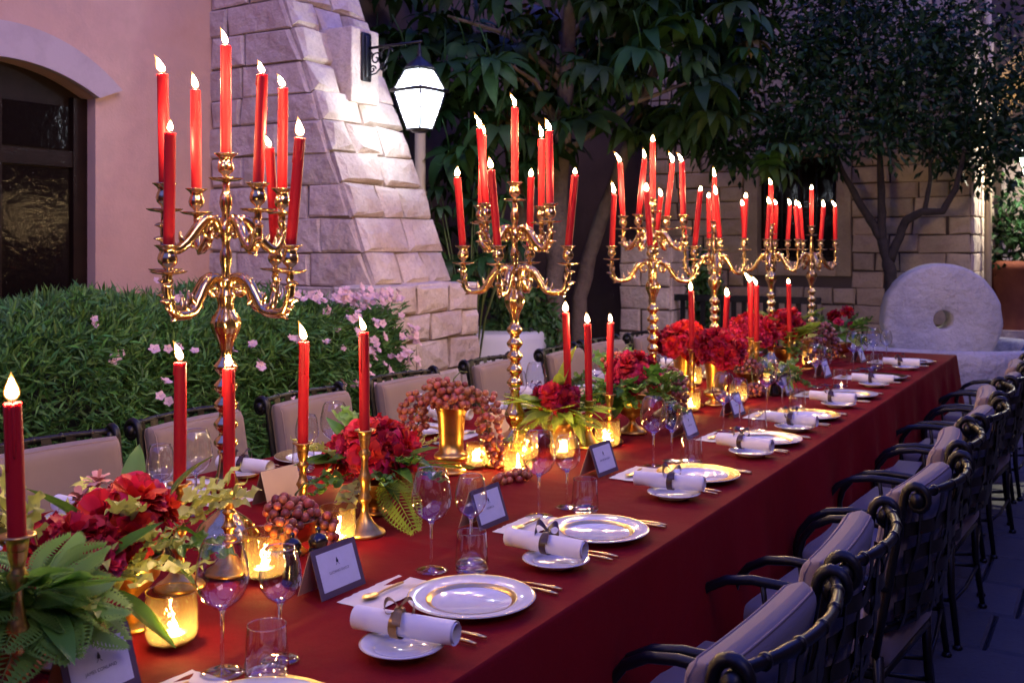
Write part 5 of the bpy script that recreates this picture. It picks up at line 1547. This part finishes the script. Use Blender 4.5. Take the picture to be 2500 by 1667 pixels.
NAMES = ['JAMES CONLAND', 'LUCIANO DUCCI', 'FEDERICA', 'MARCELLA RUSSO', 'LUCIA MARI', 'ELENA ROSSI', 'PAOLO', 'SERGIO', 'CARLA']
def setting(i, n_set, P, side, over):
    """side +1: hedge-free side (guests face -x); -1: hedge side"""
    px = (-1.145 if side > 0 else -2.375) + rnd.uniform(-.008, .008)
    P += rnd.uniform(-.008, .008)
    rz = 0 if side > 0 else math.pi
    def W(dx, dy, z=0): return (px + side * dx, P + side * dy, TZ + .0005 + z)
    od = ORD[n_set - 1 - i]
    where = (('%s setting from the millstone, ' % od) if od != 'nearest' else 'setting nearest the millstone, ') + ('away from the hedge' if side > 0 else 'hedge side')
    goldrim = i in ((3, 5, 7) if side > 0 else (2, 5))
    pl_ = tag(link('dinner_plate', PM, None, None, W(0, 0)), ('broad gold-rimmed dinner plate ' if goldrim else 'white dinner plate ') + where, 'plate', 'dinner plates')
    if goldrim: link('gold_rim', RING_WIDE, None, pl_)
    else: link('gold_ring', RING_IN, None, pl_)
    link('gold_edge', RING_OUT, None, pl_)
    sy = over.get('side', -.272)
    spl = tag(link('side_plate', SPM, None, None, W(.028, sy)), 'white side plate ' + where, 'plate', 'side plates')
    link('gold_edge', RING_S, None, spl)
    t = thing('napkin_roll', 'rolled white napkin tied with ' + ('gold' if i in (1,) and side > 0 else 'brown') + ' ribbon ' + where, 'napkin', W(.012 + rnd.uniform(-.02, .02), sy + .012, .0185), rz + rnd.uniform(-.16, .16), 'rolled napkins')
    link('scroll', ROLL[i % 2], None, t)
    link('ribbon', BOW[2] if (i == 1 and side > 0) else BOW[i % 2], None, t, (rnd.uniform(-.012, .012), 0, 0), (rnd.uniform(-.15, .1), 0, rnd.choice((0, math.pi))))
    r_, w_, u_ = over.get('g', ((-.20, .125), (-.165, .215), (-.10, .16)))
    for (nm, lab, d, parts) in (('wine_glass', 'large clear wine glass ', r_, G_RED), ('wine_glass', 'smaller clear wine glass ', w_, G_WHT), ('tumbler', 'clear glass tumbler ', u_, G_TUM)):
        inst(nm, lab + where, 'glass', W(*d), parts, rnd.uniform(0, 6), 'glassware')
    cy = over.get('card', -.09)
    t = inst('place_card', 'dark bordered white tent name card ' + where, 'place card', W(-.268, cy), [('front', CF, [('insert', CI), ('emblem', CE)]), ('back', CBK, [])], rz + rnd.uniform(-.05, .05), 'tent name cards')
    if side > 0: lettering(NAMES[i], t.children[0])
    mn = single('menu_sheet', MENU, 'cream deckle-edged menu sheet ' + where, 'menu', W(-.188, cy + .045), rz, 'menu sheets'); link('gilt_script', MSCR, None, mn)
    single('dessert_spoon', SPN, 'gold dessert spoon lying on the menu ' + where, 'spoon', W(-.192, cy + .015, .0035), rz + R(90 + rnd.uniform(-6, 6)), 'gold spoons')
    for (nm, me, dy, cat) in (('knife', KN, .138, 'knife'), ('steak_knife', KN, .160, 'knife'), ('fork', FK, -.150, 'fork'), ('salad_fork', FK, -.178, 'fork')):
        single(nm, me, 'gold %s ' % nm.replace('_', ' ') + where, cat, W(.028 if 'k_' not in nm else .022, dy), rz + R(rnd.uniform(-3, 3)), 'gold cutlery')
PR = [1.14, 1.754, 2.342, 3.07, 3.785, 4.41, 5.143, 5.927, 6.80]
OV = {0: {'g': ((-.186, .113), (-.14, .205), (-.094, .125)), 'card': -.055},
      1: {'g': ((-.197, .136), (-.158, .24), (-.102, .157)), 'card': -.08},
      2: {'g': ((-.215, .082), (-.193, .203), (-.118, .166)), 'card': -.06},
      3: {'g': ((-.19, .092), (-.169, .20), (-.082, .157)), 'card': -.09},
      4: {'g': ((-.211, .13), (-.179, .23), (-.072, .12)), 'card': -.05},
      5: {'g': ((-.207, .08), (-.16, .16), (-.09, .15)), 'card': -.10, 'side': -.33},
      6: {'g': ((-.23, .25), (-.21, .36), (-.11, .27)), 'card': -.08, 'side': -.36},
      7: {'g': ((-.22, .30), (-.2, .42), (-.12, .34)), 'side': -.36},
      8: {'g': ((-.19, -.2), (-.15, .0), (-.12, -.45)), 'side': -.36}}
for i, P in enumerate(PR): setting(i, len(PR), P, 1, OV.get(i, {}))
PLF = [1.47, 2.09, 2.66, 3.27, 3.98, 4.72, 5.45, 6.15, 6.85]
for i, P in enumerate(PLF): setting(i, len(PLF), P, -1, {})

# ================================================================== chairs
def make_chair():
    t = empty('armchair', (0, 0, 0))
    W2 = .255
    BZ = .875
    def xb(z): return -.205 - .085 * max(0, (z - .42)) / .42      # back rake
    # scrolled back posts
    for s_ in (-1, 1):
        b_ = MB(); pts = [(-.20, s_ * W2, .40), (xb(.5), s_ * W2, .5), (xb(.65), s_ * W2, .65), (xb(.80), s_ * W2, .80)]
        cx, cz, r_ = xb(.82) - .040, .828, .040
        pts += [(cx + r_ * (1 - k / 30) * math.cos(R(k * 26)), s_ * W2, cz + r_ * (1 - k / 30) * math.sin(R(k * 26))) for k in range(0, 15)]
        b_.tube(pts, [.0125] * 4 + [.0135 - .0004 * k for k in range(15)], 9); b_.build('back_post', M['iron'], t)
        b_ = MB(); b_.lathe([(0, -.02), (.018, -.018), (.022, 0), (.018, .018), (0, .02)], 12, rot=(R(90), 0, 0)); o_ = b_.build('boss', M['iron'], t, (cx, s_ * W2, cz))
    def bow_x(y, z): return xb(z) - .018 - .062 * (1 - (y / W2) ** 2)
    for (nm, z) in (('top_rail', BZ - .03), ('bottom_rail', .475)):
        b_ = MB()
        ys = [-W2 + 2 * W2 * k / 16 for k in range(17)]
        b_.tube([(bow_x(y, z) + (-.018 if nm == 'top_rail' else .018), y, z) for y in ys], [.0112 + (.002 if k % 4 == 0 else 0) for k in range(17)], 8); b_.build(nm, M['iron'], t)
        for k in (2, 5, 8, 11, 14):
            y = ys[k]; x = bow_x(y, z) + (-.018 if nm == 'top_rail' else .018)
            b_ = MB(); b_.tube([(x, y - .005, z), (x, y + .005, z)], .0145, 9); b_.build('ring', M['iron'], t)
    for k in range(6):
        y = -W2 * .80 + W2 * 1.6 * k / 5
        b_ = MB(); zs_ = [.475 + (BZ - .03 - .475) * j / 8 for j in range(9)]
        def fn(u, v, y=y, k=k):
            z = zs_[min(8, int(round(v * 8)))]
            return V(bow_x(y, z) - .004 + .006 * math.sin(v * 8 * math.pi * .5 + k * math.pi), y + (u - .5) * .036, z)
        b_.grid(fn, 1, 8); b_.grid(lambda u, v: fn(u, v) + V(-.003, 0, 0), 1, 8); b_.build('strap', M['strap'], t)
    for j in range(4):
        z = .535 + .070 * j
        b_ = MB()
        def fn(u, v, z=z, j=j):
            y = -W2 + 2 * W2 * u
            return V(bow_x(y, z) - .004 + .006 * math.sin(u * 5.5 * math.pi + j * math.pi), y, z + (v - .5) * .034)
        b_.grid(fn, 20, 1); b_.grid(lambda u, v: fn(u, v) + V(-.003, 0, 0), 20, 1); b_.build('strap', M['strap'], t)
    # back cushion, follows the bow of the back
    b_ = MB()
    CW2, z0, z1, th = .236, .455, .838, .085
    b_.rbox((0, 0, 0), (th, 2 * CW2, z1 - z0), .03, seg=4)
    # refine: bend
    vs = []
    for (x, y, z) in b_.v:
        zz = z + (z0 + z1) / 2
        f = max(0, 1 - (y / CW2) ** 2)
        xx = xb(zz) + .022 + x - .035 * f + (.012 * f * (1 if x > 0 else -.2))
        zz += .012 * f if zz > .7 else 0
        vs.append((xx, y, zz))
    # denser cushion made as two bent grids joined by the rounded border
    c_ = MB()
    def cush(front):
        def fn(u, v):
            y = (u - .5) * 2 * CW2; z = z0 + (z1 - z0) * v
            ee = min(1, min(u, 1 - u) * 16) ; ef = min(1, min(v, 1 - v) * 13)
            puff = math.sqrt(max(0, 1 - (1 - ee) ** 2)) * math.sqrt(max(0, 1 - (1 - ef) ** 2))
            f = 1 - (y / CW2) ** 2
            zc = z + .004 * f * v
            return V(xb(z) +   .026 - .012 * f + (th * .5 * puff * (1.15 if front else -1)), y, zc)
        return fn
    sm_ = lambda t_: .5 - .5 * math.cos(math.pi * t_)
    c_.grid(lambda u, v: cush(True)(sm_(u), sm_(v)), 26, 22); c_.grid(lambda u, v: cush(False)(sm_(u), sm_(v)), 26, 22)
    cu = c_.build('back_cushion', M['cushion'], t)
    pb_ = MB()
    edge = [(u / 20, 0) for u in range(20)] + [(1, v / 16) for v in range(16)] + [(1 - u / 20, 1) for u in range(20)] + [(0, 1 - v / 16) for v in range(16)]
    def epos(u, v, front):
        uu = .016 + .968 * u; vv = .02 + .96 * v
        return cush(front)(uu, vv)
    for fr in (True, False):
        pts = [epos(u, v, fr) for (u, v) in edge]; pts.append(pts[0])
        pb_.tube(pts, .0030, 6, caps=False)
    pb_.build('piping', M['piping'], cu)
    # seat
    b_ = MB(); b_.rbox((.015, 0, .405), (.50, .50, .095), .035, seg=4); se = b_.build('seat_cushion', M['cushion'], t)
    pb_ = MB()
    for z in (.432, .375):
        pts = [(.015 + .238 * max(-1, min(1, 1.25 * math.cos(a))) , .238 * max(-1, min(1, 1.25 * math.sin(a))), z) for a in [6.2832 * k / 48 for k in range(49)]]
        pb_.tube(pts, .005, 6, caps=False)
    pb_.build('piping', M['piping'], se)
    b_ = MB(); pts = [(.23, -.24, .345), (.23, .24, .345), (-.21, .24, .345), (-.21, -.24, .345), (.23, -.24, .345)]
    for a_, c2 in zip(pts, pts[1:]): b_.tube([a_, c2], .014, 8)
    b_.build('seat_frame', M['iron'], t)
    # arms
    for s_ in (-1, 1):
        b_ = MB()
        y = s_ * (W2 + .012)
        pts = [(xb(.60), s_ * W2, .585), (-.17, y, .60), (-.04, y, .612), (.06, y, .615), (.14, y, .605), (.205, y, .575), (.245, y, .53), (.262, y, .48), (.258, y, .43), (.245, s_ * .255, .385), (.228, s_ * .245, .34)]
        P = []
        for i in range(len(pts) - 1):
            for k in range(3): P.append(V(*pts[i]).lerp(V(*pts[i + 1]), k / 3))
        P.append(V(*pts[-1]))
        b_.tube(P, .0132, 9); b_.build('armrest', M['iron'], t)
        b_ = MB()
        b_.tube([(.03, y, .612), (.02, y, .54), (.07, y, .47), (.13, y * .97, .37)], .009, 6); b_.build('arm_scroll', M['iron'], t)
    # legs
    for sx, sy in ((1, -1), (1, 1), (-1, -1), (-1, 1)):
        b_ = MB(); x0, y0 = (.228 if sx > 0 else -.205), sy * .243
        b_.tube([(x0, y0, .40), (x0 + sx * .008, y0 + sy * .006, .2), (x0 + sx * .035, y0 + sy * .02, .012)], [.018, .0155, .0125], 9)
        lg = b_.build('leg', M['iron'], t)
        b_ = MB(); b_.lathe([(0, 0), (.020, 0), (.021, .006), (.015, .014), (0, .016)], 10, (x0 + sx * .036, y0 + sy * .021, 0)); b_.build('foot', M['iron'], lg)
    for (a_, c2) in (((.24, -.25, .17), (.24, .25, .17)), ((-.22, -.25, .17), (-.22, .25, .17)), ((.24, -.25, .17), (-.22, -.25, .17)), ((.24, .25, .17), (-.22, .25, .17))):
        b_ = MB(); m_ = (V(*a_) + V(*c2)) / 2 + V(0, 0, -.02); b_.tube([a_, m_, c2], .008, 6); b_.build('stretcher', M['iron'], t)
    return t
cproto = make_chair()
used = False
def chair(x, y, rz, label, group):
    global used
    c_ = copy_tree(cproto) if used else cproto
    used = True
    c_.location = (x, y, 0); c_.rotation_euler = (0, 0, rz); c_.scale = (.86, 1, 1)
    tag(c_, label, 'chair', group); return c_
CR = [1.754, 2.342, 3.08, 3.72, 4.36, 5.0, 5.65, 6.3, 6.95]
DXR = [0, 0, .055, .03, .05, .02, .05, .03, .05]
for i, y in enumerate(CR):
    od = ORD[len(CR) - 1 - i]
    chair(-.765 + DXR[i], y, math.pi + R((-3, 2, -5, 4, -3, 5, -4, 3, -2)[i]), 'black iron armchair with taupe cushions, %s from the millstone, side away from the hedge' % od, 'chairs on the side away from the hedge')
CL = [1.45, 2.05, 2.71, 3.33, 4.03, 4.87, 5.6, 6.25, 6.9]
for i, y in enumerate(CL):
    od = ORD[len(CL) - 1 - i]
    chair(-2.755 + rnd.uniform(-.03, .03), y, R((2, -4, 5, 3, -3, 2, 4, -2, 3)[i]), 'black iron armchair with taupe cushions, %s from the millstone, hedge side of the table' % od, 'chairs on the hedge side')
c_ = chair(-.55, 9.15, R(215), 'black iron armchair under a blue cover beside the mill trough', 'spare chairs')
b = MB()
def cov(u, v):
    a = 6.2832 * u
    z = 1.0 - .58 * v; k = .10 + .32 * v ** .8 + .02 * math.sin(7 * a) * v
    return V(k * .75 * math.cos(a) - .22 + .12 * v, k * math.sin(a) * 1.05, z)
b.grid(cov, 40, 8); b.lathe([(0, 1.012), (.06, 1.01), (.105, 1.0)], 20, (-.22, 0, 0))
o = b.build('chair_cover', M['bluecloth'], loc=(-.55, 9.15, 0), rot=(0, 0, R(215))); tag(o, 'blue canvas cover thrown over the chair behind the mill trough', 'cover')
